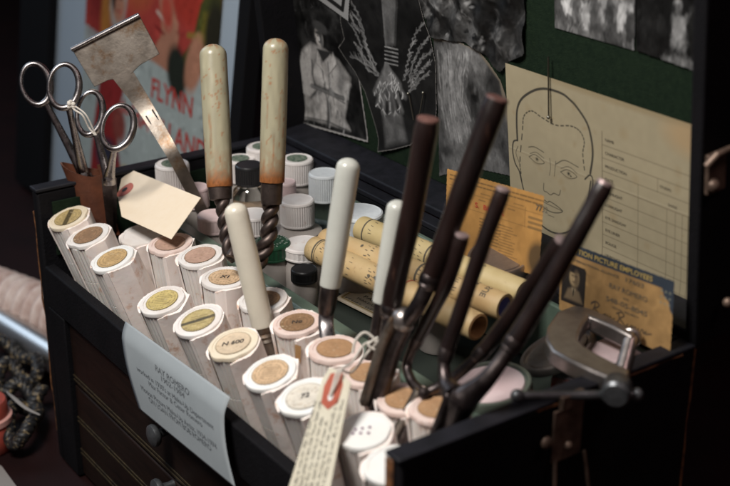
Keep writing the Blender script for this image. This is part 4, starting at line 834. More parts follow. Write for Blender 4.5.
outer = [(-0.0267, 0.2079), (-0.0469, 0.2094), (-0.0698, 0.2082), (-0.0783, 0.2027), (-0.0775, 0.1866), (-0.0649, 0.1662), (-0.0518, 0.1529), (-0.0383, 0.1461), (-0.0226, 0.1456), (-0.0071, 0.1475), (0.0067, 0.1498), (0.0163, 0.1485), (0.0148, 0.1591), (0.0072, 0.1678), (0.0004, 0.167), (-0.0061, 0.1667), (-0.0176, 0.1662), (-0.0318, 0.1671), (-0.0398, 0.17), (-0.0474, 0.1786), (-0.0554, 0.1898), (-0.0605, 0.1991), (-0.0407, 0.2005), (-0.0227, 0.2002)]
mb = MB(); mb.prism(outer, .012, Matrix.Translation((0, 0, CZ-.012))); obj('c_frame', mb, clamp_metal, CL, bevel=.002)
ja, hb = Vector((-0.0307, 0.2081, 0.004)), Vector((0.0123, 0.1531, 0.004))
sd = (ja-hb).normalized(); ha = hb-sd*.008
mb = MB(); N = 60
mb.tube([lerp(ha, ja, i/N) for i in range(N+1)], [.0042+(.0005 if i % 2 else -.0003) for i in range(N+1)], 16); sc = obj('screw', mb, clamp_metal, CL, angle=60)
mb = MB(); mb.lathe([(0, 0), (.0058, 0), (.007, .0012), (.007, .003), (.005, .0045), (0, .0045)], 24, frame(ja-sd*.003, sd)); obj('pressure_pad', mb, clamp_metal, sc)
mb = MB(); mb.lathe([(0, -.0085), (.0070, -.008), (.0088, -.006), (.0088, .006), (.007, .0085), (0, .0085)], 28, frame(ha+Vector((0, 0, .003)), sd)); obj('screw_head', mb, knob_metal, sc)
t0, t1 = Vector((-0.0144, 0.0965, 0.006)), Vector((0.0156, 0.1621, 0.006))
td = (t1-t0).normalized(); off = Vector((0, 0, ha.z-t1.z)) + (ha-t1-td*((ha-t1)@td))*.9
mb = MB(); mb.tube([t0+off*.2, t1+off], .0029, 14); mb.sphere(t0+off*.2, .0045, 16); mb.sphere(t1+off, .0042, 16); obj('bar_handle', mb, knob_metal, CL)

# ------------------------------------------------------------------ scissors, leather sheath, bent plate
def ring_pts(c, ra, rb, n, ux, uy): return [Vector(c)+Vector(ux)*ra*math.cos(6.2832*i/n)+Vector(uy)*rb*math.sin(6.2832*i/n) for i in range(n)]
VW = Vector(CAM[1][0]), Vector((CAM[1][0][0], 0, 0))
CR = Vector((CAM[1][0][0], CAM[1][1][0], CAM[1][2][0])); CU_ = Vector((CAM[1][0][1], CAM[1][1][1], CAM[1][2][1])); CF = -Vector((CAM[1][0][2], CAM[1][1][2], CAM[1][2][2]))
def scissors(label, rings, piv, tip, sh, skew):
    t = thing('scissors', label, 'scissors', tip, 'scissors standing at the left end')
    P, T_ = Vector(piv), Vector(tip)
    fn = (P-Vector(CAM[0])).normalized()
    for k, (c, ra, rb, rot) in enumerate(rings):
        c = Vector(c); ax = ((P-c)-fn*((P-c)@fn)).normalized(); sx = ax.cross(fn).normalized()
        ux = sx*math.cos(rot)+ax*math.sin(rot); uy = -sx*math.sin(rot)+ax*math.cos(rot)
        n = 44; pts = ring_pts(c, ra, rb, n, ux, uy)
        hf = obj('half', MB().tube([lerp(c+ax*rb*.98, P, q) for q in (0, .12, .3, .6, .9, 1)]+[P+(T_-P).normalized()*.006], [.0027, .0026, .0029, .0035, .0045, .0052, .0055], 12, flat=.55, up=fn), steel, t)
        obj('finger_ring', MB().tube(pts, [.0024+.0007*math.sin(6.2832*i/n+1.2) for i in range(n)], 12, closed=True), steel, hf)
        d = (T_-P).normalized(); s_ = d.cross(fn).normalized()*(1 if k else -1); q = fn*(.0013 if k else -.0013)
        mb = MB(); vs = []
        for w, e in ((.0, .0062), (.25, .0058), (.6, .0046), (.9, .0026), (1, .0004)):
            o = lerp(P, T_, w); vs += [o-s_*e*.35+q*1.6, o+s_*e+q*.6, o+s_*e-q*.2, o-s_*e*.35-q*.2]
        fs = [(4*i+j, 4*i+(j+1) % 4, 4*i+4+(j+1) % 4, 4*i+4+j) for i in range(4) for j in range(4)]+[(3, 2, 1, 0), (16, 17, 18, 19)]
        mb.add(vs, fs); obj('blade', mb, dark_iron if skew else steel, hf)
    mb = MB(); mb.lathe([(.0036, -.004), (.0036, .0035), (.0028, .0045), (0, .0046)], 18, frame(P, -fn)); obj('pivot_screw', mb, steel, t)
    return t
R1, R2 = (-0.5423, 0.022, 0.0826), (-0.5015, 0.03, 0.0892)
scissors('left scissors with bright finger rings, blades in a brown leather sheath', [(R1, .0118, .0172, .28), (R2, .0120, .0178, .32)], (-0.5125, 0.045, 0.0056), (-0.4973, 0.056, -0.0445), 0, 0)
R3, R4 = (-0.4908, 0.046, 0.0661), (-0.4466, 0.05, 0.065)
scissors('dark scissors standing between the sheath and the blank tag', [(R3, .0102, .0178, .42), (R4, .0120, .0178, .12)], (-0.4722, 0.05, 0.0139), (-0.4983, 0.06, -0.059), 0, 1)
kn = Vector((-0.4726, 0.022, 0.0826)); ke = Vector((-0.4609, 0.036, 0.0571))
st = tag(obj('string_loop', MB(), string_m), None)
bpy.data.objects.remove(st)
mb = MB(); mb.tube(spline([kn+CU_*.002, kn+CR*.003-CU_*.004, kn+CR*.010-CU_*.009, lerp(kn, ke, .75), ke], 8), .0008, 8); mb.tube(spline([kn, kn+CR*.006-CU_*.003, kn+CR*.013-CU_*.009, lerp(kn, ke, .85)+CR*.002, ke+CR*.001], 8), .0007, 8)
rr = random.Random(2)
for k in range(7): mb.sphere(kn+Vector((rr.uniform(-.0022, .0022), rr.uniform(-.0022, .0022), rr.uniform(-.0022, .0022))), .0019, 10)
tag(obj('string', mb, string_m), 'knotted bit of white string tied on the scissor rings', 'string')
# sheath: a flat leather pouch, mouth cut aslant with a fold
sa, sb = Vector((-0.5114, 0.043, 0.0091)), Vector((-0.498, 0.054, -0.0499)); ax = (sb-sa).normalized(); fn = (sa-Vector(CAM[0])).normalized(); sx = ax.cross(fn).normalized()
if sx @ CR < 0: sx = -sx
sh = thing('leather_sheath', 'brown leather sheath with folded mouth holding the left scissors', 'sheath', sb)
nd = ax.cross(sx).normalized()
if nd @ fn > 0: nd = -nd
mb = MB(); vs = []; fs = []; n = 36
for lay in (0, 1):
    for j, w in enumerate((0, .12, .5, 1.0)):
        for i in range(n):
            a = 6.2832*i/n; hw = .0145*(1-.30*w)-lay*.0012; hd = .0070*(1-.25*w)-lay*.0012; q = Vector((math.cos(a), math.sin(a), 0))
            up = (.013 if j == 0 else (.006 if j == 1 else 0))*(-q.x*.7+.35-.5*max(0, q.y)) 
            vs.append(lerp(sa, sb, w)-ax*up+sx*hw*q.x*(1+.15*(q.x > .6))+nd*hd*q.y)
for lay in (0, 1):
    for j in range(3):
        for i in range(n):
            f = tuple(lay*4*n+k for k in (j*n+i, j*n+(i+1) % n, (j+1)*n+(i+1) % n, (j+1)*n+i)); fs.append(f if lay else f[::-1])
for i in range(n): fs.append((i, (i+1) % n, 4*n+(i+1) % n, 4*n+i))
mb.add(vs, fs); pouch = obj('pouch', mb, leather, sh)
mb = MB(); mb.tube([sa+sx*.0150-ax*.002+nd*.002, lerp(sa, sb, .5)+sx*.0125+nd*.003, sb+sx*.011+nd*.003], .0016, 8, flat=.7); obj('seam', mb, leather, sh)
# bent steel plate on a long handle
PLT = [(-0.5267, 0.0493, 0.1126), (-0.4996, 0.0997, 0.14), (-0.4844, 0.1091, 0.1076), (-0.4921, 0.0944, 0.0988), (-0.4952, 0.0871, 0.0915), (-0.5011, 0.0768, 0.0875), (-0.5052, 0.0705, 0.0867), (-0.5107, 0.0603, 0.0811)]
HND = [(-0.5017, 0.0763, 0.0883), (-0.4945, 0.0887, 0.0931), (-0.4896, 0.092, 0.0834), (-0.4818, 0.096, 0.0646), (-0.4844, 0.0905, 0.0606), (-0.4932, 0.0841, 0.0769)]
hE = [(-0.4522, 0.11, -0.0054), (-0.4412, 0.114, 0.0016), (-0.4427, 0.1, 0.0368), (-0.4574, 0.096, 0.0291)]
bp = thing('spreader', 'tarnished steel spreader with wide plate and folded top edge before the poster', 'spreader', hE[0])
pn = (Vector(PLT[1])-Vector(PLT[0])).cross(Vector(PLT[7])-Vector(PLT[0])).normalized()
if pn @ fn > 0: pn = -pn
def slab(pts, th, m, name, parent, bevel=.0004):
    mb = MB(); P = [Vector(p) for p in pts]; n = len(P); vs = P+[p-pn*th for p in P]
    a = (P[1]-P[0]).cross(P[2]-P[1]); fl = a @ pn < 0
    fs = [tuple(range(n)), tuple(range(2*n-1, n-1, -1))]+[((i+1) % n, i, n+i, n+(i+1) % n) for i in range(n)]
    mb.add(vs, [f[::-1] for f in fs] if fl else fs); return obj(name, mb, m, parent, bevel=bevel, smooth=False)
pl_ = slab(PLT, .0014, old_steel, 'plate', bp)
mb = MB(); a, b = Vector(PLT[0]), Vector(PLT[1]); up = (Vector(PLT[0])-Vector(PLT[7])).normalized()
mb.tube([a-up*.0012+pn*.0008, b-up*.0012+pn*.0008], .0026, 12, flat=.8); obj('folded_edge', mb, steel, pl_)
hc = [lerp(PLT[5], PLT[4], .5), lerp(HND[4], HND[3], .5), lerp(hE[3], hE[2], .5), lerp(hE[0], hE[1], .5), lerp(hE[0], hE[1], .5)+(lerp(hE[0], hE[1], .5)-lerp(hE[3], hE[2], .5))*.9]
mb = MB(); vs = []
hn0 = (pn*.55-fn*.45).normalized(); hc[0] = hc[0]+(Vector(PLT[0])-Vector(PLT[7])).normalized()*.004; hs = spline(hc, 9); ws = [.0088, .0066, .0054, .0050, .0048]
for i, q in enumerate(hs):
    tt = i/(len(hs)-1)*4; k = min(3, int(tt)); w = ws[k]*(1-(tt-k))+ws[k+1]*(tt-k); d = (hs[min(i+1, len(hs)-1)]-hs[max(i-1, 0)]).normalized(); s_ = d.cross(hn0).normalized(); hn = s_.cross(d).normalized(); hn = hn if hn @ fn < 0 else -hn
    vs += [q+s_*w+hn*.0006, q-s_*w+hn*.0006, q-s_*w-hn*.0012, q+s_*w-hn*.0012]
n = len(hs); fs = [(4*i+j, 4*i+(j+1) % 4, 4*i+4+(j+1) % 4, 4*i+4+j) for i in range(n-1) for j in range(4)]+[(3, 2, 1, 0), (4*n-4, 4*n-3, 4*n-2, 4*n-1)]
mb.add(vs, fs); obj('handle', mb, old_steel, bp, smooth=True, angle=50)
mb = MB(); o_ = Vector((-0.4567, 0.076, 0.0745))
d = (hs[12]-hs[8]).normalized(); s_ = d.cross(hn0).normalized(); o_ = lerp(hs[10], hs[11], .4)
for w, e0, e1 in ((-.0042, -.004, .009), (.0030, -.002, .011)): mb.tube([o_+s_*w+d*e0+pn*.0008, o_+s_*w+d*e1+pn*.0008], .0007, 6)
mb.tube([o_-s_*.0042+d*.009+pn*.0008, o_-s_*.001+d*.0125+pn*.0008, o_+s_*.003+d*.011+pn*.0008], .0007, 6)
obj('rivet_slot', mb, ink, bp)

# ------------------------------------------------------------------ light handled tools
def handle_profile(p0, p1, r0, r1, name, m, t, n=14, dome=True, paint=None):
    if paint: n = 90
    p0, p1 = Vector(p0), Vector(p1); ax = (p0-p1).normalized(); ln = (p0-p1).length   # p0 top, p1 foot
    pr = [(0, 0), (r1*.98, 0), (r1, .0008)]+[(r1+(r0-r1)*(i/n)+.0003*math.sin(3.1*i/n), .002+(ln-r0*.8-.002)*i/n) for i in range(n+1)]
    pr += [(r0*math.cos(a), ln-r0*.8+r0*.8*math.sin(a)) for a in (.3, .6, .9, 1.2, 1.45)]+[(0, ln)]
    if not paint: mb = MB(); mb.lathe(pr, 32, frame(p1, ax)); return obj(name, mb, m, t)
    mb = MB(); K_ = 56; M = frame(p1, ax, tuple(CR)); mb.lathe(pr, K_, M); r_ = random.Random(paint); tb = np.random.RandomState(paint).rand(64, 64)
    def nz(a_, h_):
        x, y = a_ % 64, h_ % 64; i, j = int(x), int(y); fx, fy = x-i, y-j; q = lambda u, v: tb[v % 64, u % 64]
        return (q(i, j)*(1-fx)+q(i+1, j)*fx)*(1-fy)+(q(i, j+1)*(1-fx)+q(i+1, j+1)*fx)*fy
    drip = [(r_.uniform(-3, .3), r_.uniform(.12, .75), r_.uniform(.05, .16), r_.uniform(.05, .28)) for _ in range(9)]
    cols = []
    for v in mb.v:
        l = M.inverted() @ Vector(v); a_ = math.atan2(l.y, l.x); h = l.z/ln
        s1 = nz(a_*3+20, h*22); s2 = nz(a_*9+40, h*70); s3 = nz(a_*5+9, h*12)
        c = np.array((.37, .345, .24))*(.80+.32*s3); c = c*(1-.25*s1)+np.array((.30, .27, .17))*.25*s1
        f = max(0, min(1, 1.25-h/(.055+.10*s1+.05*s2)))                       # brown foot with an uneven edge
        f = max(f, .75*max(0, min(1, (.30-h)*3.2))*(.35+.9*s2)*(s1 > .32))
        for da, dh, dw, dl in drip:
            if dh-dl < h < dh: f = max(f, max(0, 1-abs(a_-da+.12*(s1-.5))/dw)*(.35+.6*s2)*min(1, (dh-h)*30))
        if h > .955: f = max(f, (.25+.75*s2)*(s1 > .38)*min(1, (h-.955)*40))
        if s2*s1 > .56: f = max(f, .6)
        b_ = np.array((.27, .10, .032))*(.6+.7*s2); cols.append((*(c*(1-f)+b_*f), 1))
    mb.c = cols; return obj(name, mb, m, t)
def twisted(mb, pts, r, turns):
    P = spline(pts, 14); n = len(P)
    for ph in (0, math.pi):
        q = []
        for i, p in enumerate(P):
            d = (P[min(i+1, n-1)]-P[max(i-1, 0)]).normalized(); a = d.cross(Vector((0, 1, .2))).normalized(); b = d.cross(a); w = ph+6.2832*turns*i/(n-1)
            q.append(p+(a*math.cos(w)+b*math.sin(w))*r*.62)
        mb.tube(q, r*.80, 10)
IH = 'ivory handled irons'
a, b, cc = [(-0.3639, 0.094, 0.1436), (-0.3257, 0.074, 0.0457), (-0.3215, 0.073, 0.0384)]
t = thing('ivory_iron', 'left stained ivory handled tool with rusty tip, in front of the poster', 'iron', (-0.2919, 0.063, 0.0043), IH)
h = handle_profile(a, b, .0102, .0098, 'handle', ivory, t, paint=4); cap_at = a
ax = (Vector(a)-Vector(b)).normalized()

mb = MB(); mb.lathe([(.0065, -.010), (.0085, -.009), (.009, 0)], 24, frame(b, ax)); obj('ferrule', mb, twist_iron, t)
mb = MB(); twisted(mb, [(-0.3228, 0.073, 0.0412), (-0.3157, 0.071, 0.0296), (-0.3072, 0.068, 0.0146), (-0.292, 0.063, 0.0027)], .0043, 2.6); obj('twisted_shaft', mb, twist_iron, t)
a, b = [(-0.3088, 0.116, 0.1564), (-0.2902, 0.098, 0.0553)]
t = thing('ivory_iron', 'right stained ivory handled tool with dripping brown stains, above the jars', 'iron', (-0.2867, 0.08, -0.0062), IH)
h = handle_profile(a, b, .0092, .0092, 'handle', ivory, t, paint=9); ax = (Vector(a)-Vector(b)).normalized()

mb = MB(); mb.lathe([(.0075, -.016), (.0080, -.012), (.0080, 0)], 24, frame(b, ax)); obj('ferrule', mb, twist_iron, t)
mb = MB(); twisted(mb, [(-0.2891, 0.097, 0.0449), (-0.2877, 0.094, 0.0318), (-0.2849, 0.091, 0.0191), (-0.2845, 0.086, 0.006), (-0.2867, 0.08, -0.0062)], .0047, 2.6); obj('twisted_shaft', mb, twist_iron, t)
a, b = [(-0.2551, 0.046, 0.0616), (-0.2315, 0.052, -0.0252)]
t = thing('ivory_iron', 'short cream handled tool leaning between the two tube rows', 'iron', (-0.2236, 0.052, -0.0536), IH)
handle_profile(a, b, .0082, .0080, 'handle', ivory_clean, t); ax = (Vector(a)-Vector(b)).normalized()
mb = MB(); mb.lathe([(.0052, -.030), (.0058, -.012), (.0070, -.011), (.0062, -.009), (.0072, -.007), (.0064, -.005), (.0074, -.003), (.0074, 0)], 24, frame(b, ax)); obj('ferrule', mb, old_steel, t)
a, b = [(-0.1898, 0.098, 0.1027), (-0.1877, 0.08, 0.015)]
t = thing('ivory_iron', 'pale handled flat blade with a rivet, crossing the rolled sticks', 'iron', (-0.1533, 0.062, -0.0333), IH)
handle_profile(a, b, .0080, .0072, 'handle', grey_handle, t); ax = (Vector(a)-Vector(b)).normalized()
mb = MB(); mb.lathe([(.0050, -.020), (.0060, -.016), (.0066, -.004), (.0066, 0)], 20, frame(b, ax)); obj('ferrule', mb, dark_iron, t)
mb = MB(); pts = spline([(-0.1874, 0.078, 0.0051), (-0.1841, 0.074, -0.0091), (-0.1716, 0.068, -0.0181), (-0.152, 0.062, -0.0252), (-0.1439, 0.058, -0.0308)], 5); mb.tube(pts, [.0052]*len(pts), 12, flat=.28, up=tuple(CF)); bl = obj('blade', mb, steel, t)
mb = MB(); q = Vector((-0.1607, 0.0655, -0.0195)); mb.sphere(q-CF*.0014, .0022, 12); obj('rivet', mb, steel, bl)
a, b = [(-0.1373, 0.1, 0.089), (-0.1358, 0.086, 0.0215)]
t = thing('ivory_iron', 'pale handle mostly hidden behind the thick dark iron handle', 'iron', (-0.1351, 0.076, -0.0147), IH)
handle_profile(a, b, .0072, .0064, 'handle', grey_handle, t); ax = (Vector(a)-Vector(b)).normalized()
mb = MB(); mb.tube([b, Vector(b)-ax*.02, (-0.1351, 0.076, -0.0176)], [.0048, .0045, .0042], 14); obj('shaft', mb, dark_iron, t)

# ------------------------------------------------------------------ dark curling irons
GI = 'dark handled curling irons'
def iron(label, arms, joint, barrel, jr, rh, hf, fork=1.0, dome=False):
    J = Vector(joint); B = [Vector(p) for p in barrel]
    t = thing('curling_iron', label, 'curling iron', B[-1], GI)
    for k, (path, r0, r1) in enumerate(arms):
        P = [Vector(p) for p in path]; s_ = spline(P, 10); n = len(s_); rg = random.Random(label+str(k))
        cut_ = int(n*hf); wood = s_[:cut_+1]; met = s_[cut_:]
        rw = [(r0+(r1-r0)*i/max(1, len(wood)-1))*(1+.02*math.sin(i*.7+k)+rg.uniform(-.008, .008)) for i in range(len(wood))]
        h = obj('handle', MB().tube(wood, [rw[0]*.9]+rw[1:], 20), dark_wood, t)
        d = (wood[0]-wood[1]).normalized(); mb = MB(); mb.lathe([(rw[0]*.93, -.0002), (rw[0]*.90, .0012), (rw[0]*.6, .0019), (0, .0021)], 20, frame(wood[0], d)); obj('handle_end', mb, end_wood if r0 > .0062 else end_metal, h)
        m0 = met[0]; dm = (met[1]-met[0]).normalized(); mb = MB(); mb.lathe([(r1*1.02, -.004), (r1*1.07, -.003), (r1*1.07, .0005), (r1*.95, .002), (r1*1.0, .003), (r1*.8, .005)], 22, frame(m0, dm)); obj('ferrule', mb, dark_iron, t)
        obj('shank', MB().tube(met, [r1*.78+(jr*fork-r1*.78)*(i/max(1, len(met)-1))**2.2 for i in range(len(met))], 18), dark_iron, t)
    fn = (J-Vector(CAM[0])).normalized()
    mb = MB()
    if dome: mb.lathe([(0, -.006)]+[(jr*1.05*math.cos(q), jr*.8*math.sin(q)) for q in (-.9, -.5, 0, .4, .8, 1.15, 1.4)]+[(0, jr*.8)], 28, frame(J, -fn))
    else: mb.lathe([(0, -.0065), (jr*.62, -.006), (jr*.66, .0048), (jr*.58, .0058), (jr*.32, .006), (jr*.30, .0070), (0, .0073)], 24, frame(J-fn*jr*.25, -fn))
    obj('pivot', mb, clamp_metal if dome else dark_iron, t)
    s_ = spline([J]+B, 8); sd_ = (B[-1]-J).cross(fn).normalized(); n = len(s_)
    prof = [max(rh*.65, jr*fork*1.15*(1-i/(n-1))**1.6+rh*(i/(n-1))**.5) if fork > 1 else rh for i in range(n)]
    obj('barrel', MB().tube([p+sd_*rh*.5 for p in s_], prof, 18), dark_iron, t)
    mb = MB(); mb.tube([p-sd_*rh*.95-fn*.001 for p in s_], [rh*.8]+[rh*.95]*(n-2)+[rh*.6], 14, flat=.6); obj('clamp_tongue', mb, old_steel if fork < .8 else dark_iron, t)
iron('thick dark curling iron nearest the centre, tallest pair of handles', [([(-0.0936, 0.088, 0.1558), (-0.0983, 0.08, 0.0961), (-0.108, 0.075, 0.0423), (-0.1072, 0.07, 0.0176), (-0.1059, 0.066, 0.0053)], .0072, .0064), ([(-0.0675, 0.118, 0.1698), (-0.074, 0.1, 0.1153), (-0.0821, 0.088, 0.0688), (-0.0853, 0.078, 0.0435), (-0.0926, 0.073, 0.0283)], .0074, .0066)], (-0.0947, 0.073, 0.0289), [(-0.0995, 0.066, 0.008), (-0.1007, 0.06, -0.0105), (-0.1019, 0.054, -0.0307)], .0078, .0052, .60, .62, True)
iron('dark curling iron with thin widely spread handles behind the other irons', [([(-0.0688, 0.096, 0.0885), (-0.0735, 0.09, 0.0595), (-0.0856, 0.084, 0.028), (-0.0952, 0.077, -0.0006), (-0.0853, 0.072, -0.0088), (-0.0724, 0.07, -0.0107)], .0048, .0040), ([(-0.0049, 0.116, 0.1025), (-0.0228, 0.108, 0.0661), (-0.0385, 0.098, 0.0325), (-0.0498, 0.088, 0.0118), (-0.06, 0.078, -0.0021), (-0.0664, 0.07, -0.0087)], .0050, .0044)], (-0.0681, 0.069, -0.0091), [(-0.0707, 0.062, -0.0236), (-0.0714, 0.052, -0.0397)], .0056, .0042, .50, .6)
iron('dark curling iron with a broad metal fork by the right wall', [([(-0.043, 0.104, 0.124), (-0.0464, 0.092, 0.0883), (-0.0501, 0.08, 0.0482), (-0.051, 0.071, 0.0219), (-0.0434, 0.066, 0.0107), (-0.031, 0.063, 0.0079)], .0048, .0046), ([(0.0094, 0.132, 0.1377), (0.0052, 0.116, 0.1078), (-0.0021, 0.099, 0.0715), (-0.0086, 0.084, 0.0427), (-0.0128, 0.072, 0.0252), (-0.0222, 0.064, 0.0104)], .0054, .0056)], (-0.0273, 0.063, 0.009), [(-0.028, 0.058, -0.0038), (-0.0301, 0.052, -0.0217)], .0078, .0050, .58, 1.05)

# ------------------------------------------------------------------ tags, string and the paper sign
BT = [(-0.5051, 0.088, 0.0024), (-0.3989, 0.096, 0.009), (-0.3793, 0.0579, -0.0114), (-0.4566, 0.0519, -0.0162), (-0.4886, 0.064, -0.0103), (-0.509, 0.078, -0.0031)]
bt = thing('blank_tag', 'blank cream shipping tag with red patch lying on the tubes', 'tag', BT[2])
P = [Vector(p) for p in BT]; nn = (P[1]-P[0]).cross(P[2]-P[1]).normalized(); nn = nn if nn.z > 0 else -nn
mb = MB(); n = len(P); mb.add([p+nn*.0005 for p in P]+[p for p in P], [tuple(range(n)), tuple(range(2*n-1, n-1, -1))]+[(i, (i+1) % n, n+(i+1) % n, n+i) for i in range(n)]); obj('card', mb, manila, bt, smooth=False)
hc_ = Vector((-0.4896, 0.0708, -0.0066)); ux = (P[1]-P[0]).normalized(); uy = nn.cross(ux)
mb = MB(); mb.add([hc_+nn*.0007+ux*.0088*math.cos(.2618*i)*(1.1 if math.cos(.2618*i) > 0 else .5)+uy*.0088*math.sin(.2618*i) for i in range(24)], [tuple(range(24))]); pt = obj('patch', mb, pink_ring, bt, smooth=False)
mb = MB(); mb.add([hc_+nn*.0009+ux*.0025*math.cos(.2618*i)+ux*.001+uy*.0029*math.sin(.2618*i) for i in range(24)], [tuple(range(24))]); obj('hole', mb, ink, pt, smooth=False)

TP3 = [(335, 366, 0.024), (351, 378, 0.024), (306, 470, -0.016)]
HT = [(-0.1016, 0.0223, 0.0083), (-0.0918, 0.0237, 0.0095), (-0.0791, 0.0222, 0.0075), (-0.0428, -0.0191, -0.0387), (-0.0316, -0.0328, -0.054), (-0.0659, -0.0405, -0.0611), (-0.0739, -0.0267, -0.0459), (-0.1013, 0.0165, 0.002)]
P = [Vector(p) for p in HT]; nn = (P[1]-P[0]).cross(P[3]-P[1]).normalized(); nn = nn if nn.z > 0 else -nn
ht = thing('handwritten_tag', 'pale shipping tag covered in handwriting with a red patch, tied with string', 'tag', P[5])
mb = MB(); n = len(P); mb.add([p+nn*.0003 for p in P]+[p-nn*.0003 for p in P], [tuple(range(n)), tuple(range(2*n-1, n-1, -1))]+[(i, (i+1) % n, n+(i+1) % n, n+i) for i in range(n)]); tc_ = obj('card', mb, manila_old, ht, smooth=False)
hc2 = Vector((-0.0881, 0.0149, -0.0001)); dn = (lerp(P[5], P[4], .5)-lerp(P[0], P[1], .5)).normalized(); sx2 = nn.cross(dn).normalized()
if sx2 @ CR < 0: sx2 = -sx2
ra_ = [(.0, -.0125), (.0045, -.012), (.0074, -.004), (.0066, .007), (.0, .0115), (-.0066, .007), (-.0074, -.004), (-.0045, -.012)]
mb = MB(); mb.add([hc2+sx2*x+dn*y+nn*.0005 for x, y in ra_], [tuple(range(8))]); pt = obj('patch', mb, red_ring, ht, smooth=False)
mb = MB(); mb.add([hc2+sx2*.0021*math.cos(.3927*i)+dn*(.003+.0028*math.sin(.3927*i))+nn*.0007 for i in range(16)], [tuple(range(16))]); obj('hole', mb, cap_bright, pt, smooth=False)
mb = MB(); r_ = random.Random(11)
# lines of handwriting run along the tag
for k in range(6):
    off = -.0108+k*.0043
    st_ = (.016 if abs(off) < .006 else .004)+r_.uniform(0, .003)
    scribble(mb, st_, off, .088-st_, .0021, lambda x, y: hc2+dn*x-sx2*y+nn*.0005, 0, r_, .35, .13)
obj('handwriting', mb, ink, tc_, smooth=False)
# string from the tag hole up round the shafts
q0 = hc2+dn*.003+nn*.0015; s1, s2, s3_ = [(-0.098, 0.036, 0.0025), (-0.112, 0.058, 0.0037), (-0.1096, 0.064, 0.01)]
mb = MB(); mb.tube(spline([q0, hc2-dn*.004+nn*.003+sx2*.002, Vector(HT[1])+nn*.002, s1, s2, s3_], 8), .0008, 8); mb.tube(spline([q0+sx2*.0005, hc2-dn*.006+nn*.0035+sx2*.005, Vector(HT[1])+nn*.003+sx2*.003, Vector(s1)+CU_*.006, Vector(s2)+CU_*.005-CR*.002, s3_], 8), .0008, 8)
e = Vector(s3_); mb.tube(spline([e-CR*.002, e+CR*.006+CU_*.002, e+CR*.010-CU_*.005, e+CR*.002-CU_*.006, e-CR*.006-CU_*.002, e+CU_*.003], 6), .0009, 8)
mb.tube(spline([e, e-CR*.008+CU_*.006, e-CR*.014+CU_*.001, e-CR*.016-CU_*.007], 6), .0009, 8)
tag(obj('string', mb, string_m), 'white string looped from the handwritten tag to the dark shafts', 'string')

# paper sign hung over the front lip, its lower edge curling outwards
SC = [(-0.3496, 0.001, -0.0545), (-0.1894, 0.001, -0.0461), (-0.168, -0.01, -0.1018), (-0.3125, -0.008, -0.1098)]
a, b, c3, d3 = [Vector(p) for p in SC]
def sg(u, v, off=0):   # u 0..1 across, v 0..1 downwards
    x = (a.x*(1-u)+b.x*u)*(1-v)+(d3.x*(1-u)+c3.x*u)*v; z = (a.z*(1-u)+b.z*u)*(1-v)+(d3.z*(1-u)+c3.z*u)*v
    y = .0005-.0045*math.sin(min(1, v/.22)*1.57)-.0030*math.sin(v*3.0)-.006*v*v
    s_ = 1+.0*u
    return Vector((x-.0035*math.sin(v*3.14)*(1-u)-.004*math.sin(v*3.14)*u, y-off, z))
mb = MB(); nu, nv = 24, 40
vs = [sg(i/nu, j/nv) for j in range(nv+1) for i in range(nu+1)]; fs = [(j*(nu+1)+i, (j+1)*(nu+1)+i, (j+1)*(nu+1)+i+1, j*(nu+1)+i+1) for j in range(nv) for i in range(nu)]
mb.add(vs, fs); sign = thing('paper_sign', 'bluish white printed paper sign hanging over the front lip', 'sign', lerp(c3, d3, .5))
so = obj('sheet', mb, paper, sign, angle=80)
so.modifiers.new('t', 'SOLIDIFY').thickness = .0003
mb = MB(); Wd, Hd = .157, .070
for s, y, h, w, bo in (('RAY ROMERO', .27, .0052, .056, .012), ('1902-1984', .345, .0044, .040, .006), ("worked in 1930's at Make-Up Department", .455, .0042, .128, 0), ('Max Factor & Cesar Romero', .535, .0042, .090, 0), ('Motion Picture Make-Up Artist, 1934-1974', .675, .0044, .128, 0), ('ON LOAN FROM BOB ROMERO', .755, .0044, .106, .006)):
    put_text(mb, s, Wd*.52, 0, h, lambda x, yy, y=y: sg(x/Wd, y-yy/Hd, .0004), 0, 0, 0, 'c', width=w*.94)
obj('lettering', mb, ink_grey, so, smooth=False)

# ------------------------------------------------------------------ things on the table at the left
def at(x, y): return Vector((x, y, ZT))
h0, h1 = [Vector(q) for q in [(-0.8269, 0.0621, -0.232), (-0.7616, 0.0843, -0.232)]]
hd = (h1-h0).normalized(); p0, p1 = h0-hd*.22, h1+hd*.06
ht_ = thing('ribbed_hose', 'pale pink ribbed hose lying behind the chrome bar', 'hose', (p1.x, p1.y, ZT))
mb = MB(); N = 620; LN_ = (p1-p0).length
mb.tube([lerp(p0, p1, i/N) for i in range(N+1)], [.0175+.0125*abs(math.sin(i*LN_/N*math.pi/.0150))**.6 for i in range(N+1)], 32); obj('hose_wall', mb, hose_m, ht_)
mb = MB(); mb.tube([p1, p1+hd*.014], .0225, 24); obj('end_collar', mb, jar_pink, ht_)
h0, h1 = [Vector(q) for q in [(-0.7838, 0.0443, -0.244), (-0.7002, 0.0577, -0.244)]]
hd = (h1-h0).normalized(); p0, p1 = h0-hd*.25, h1+hd*.06
cb = thing('chrome_bar', 'thick brushed chrome bar lying at the left of the case', 'bar', (p1.x, p1.y, ZT))
mb = MB(); mb.tube([p0, p1], .0175, 40); obj('rod', mb, chrome, cb)
mb = MB(); mb.tube([p1-hd*.001, p1+hd*.006], [.0180, .0165], 32); obj('end_cap', mb, dark_iron, cb)
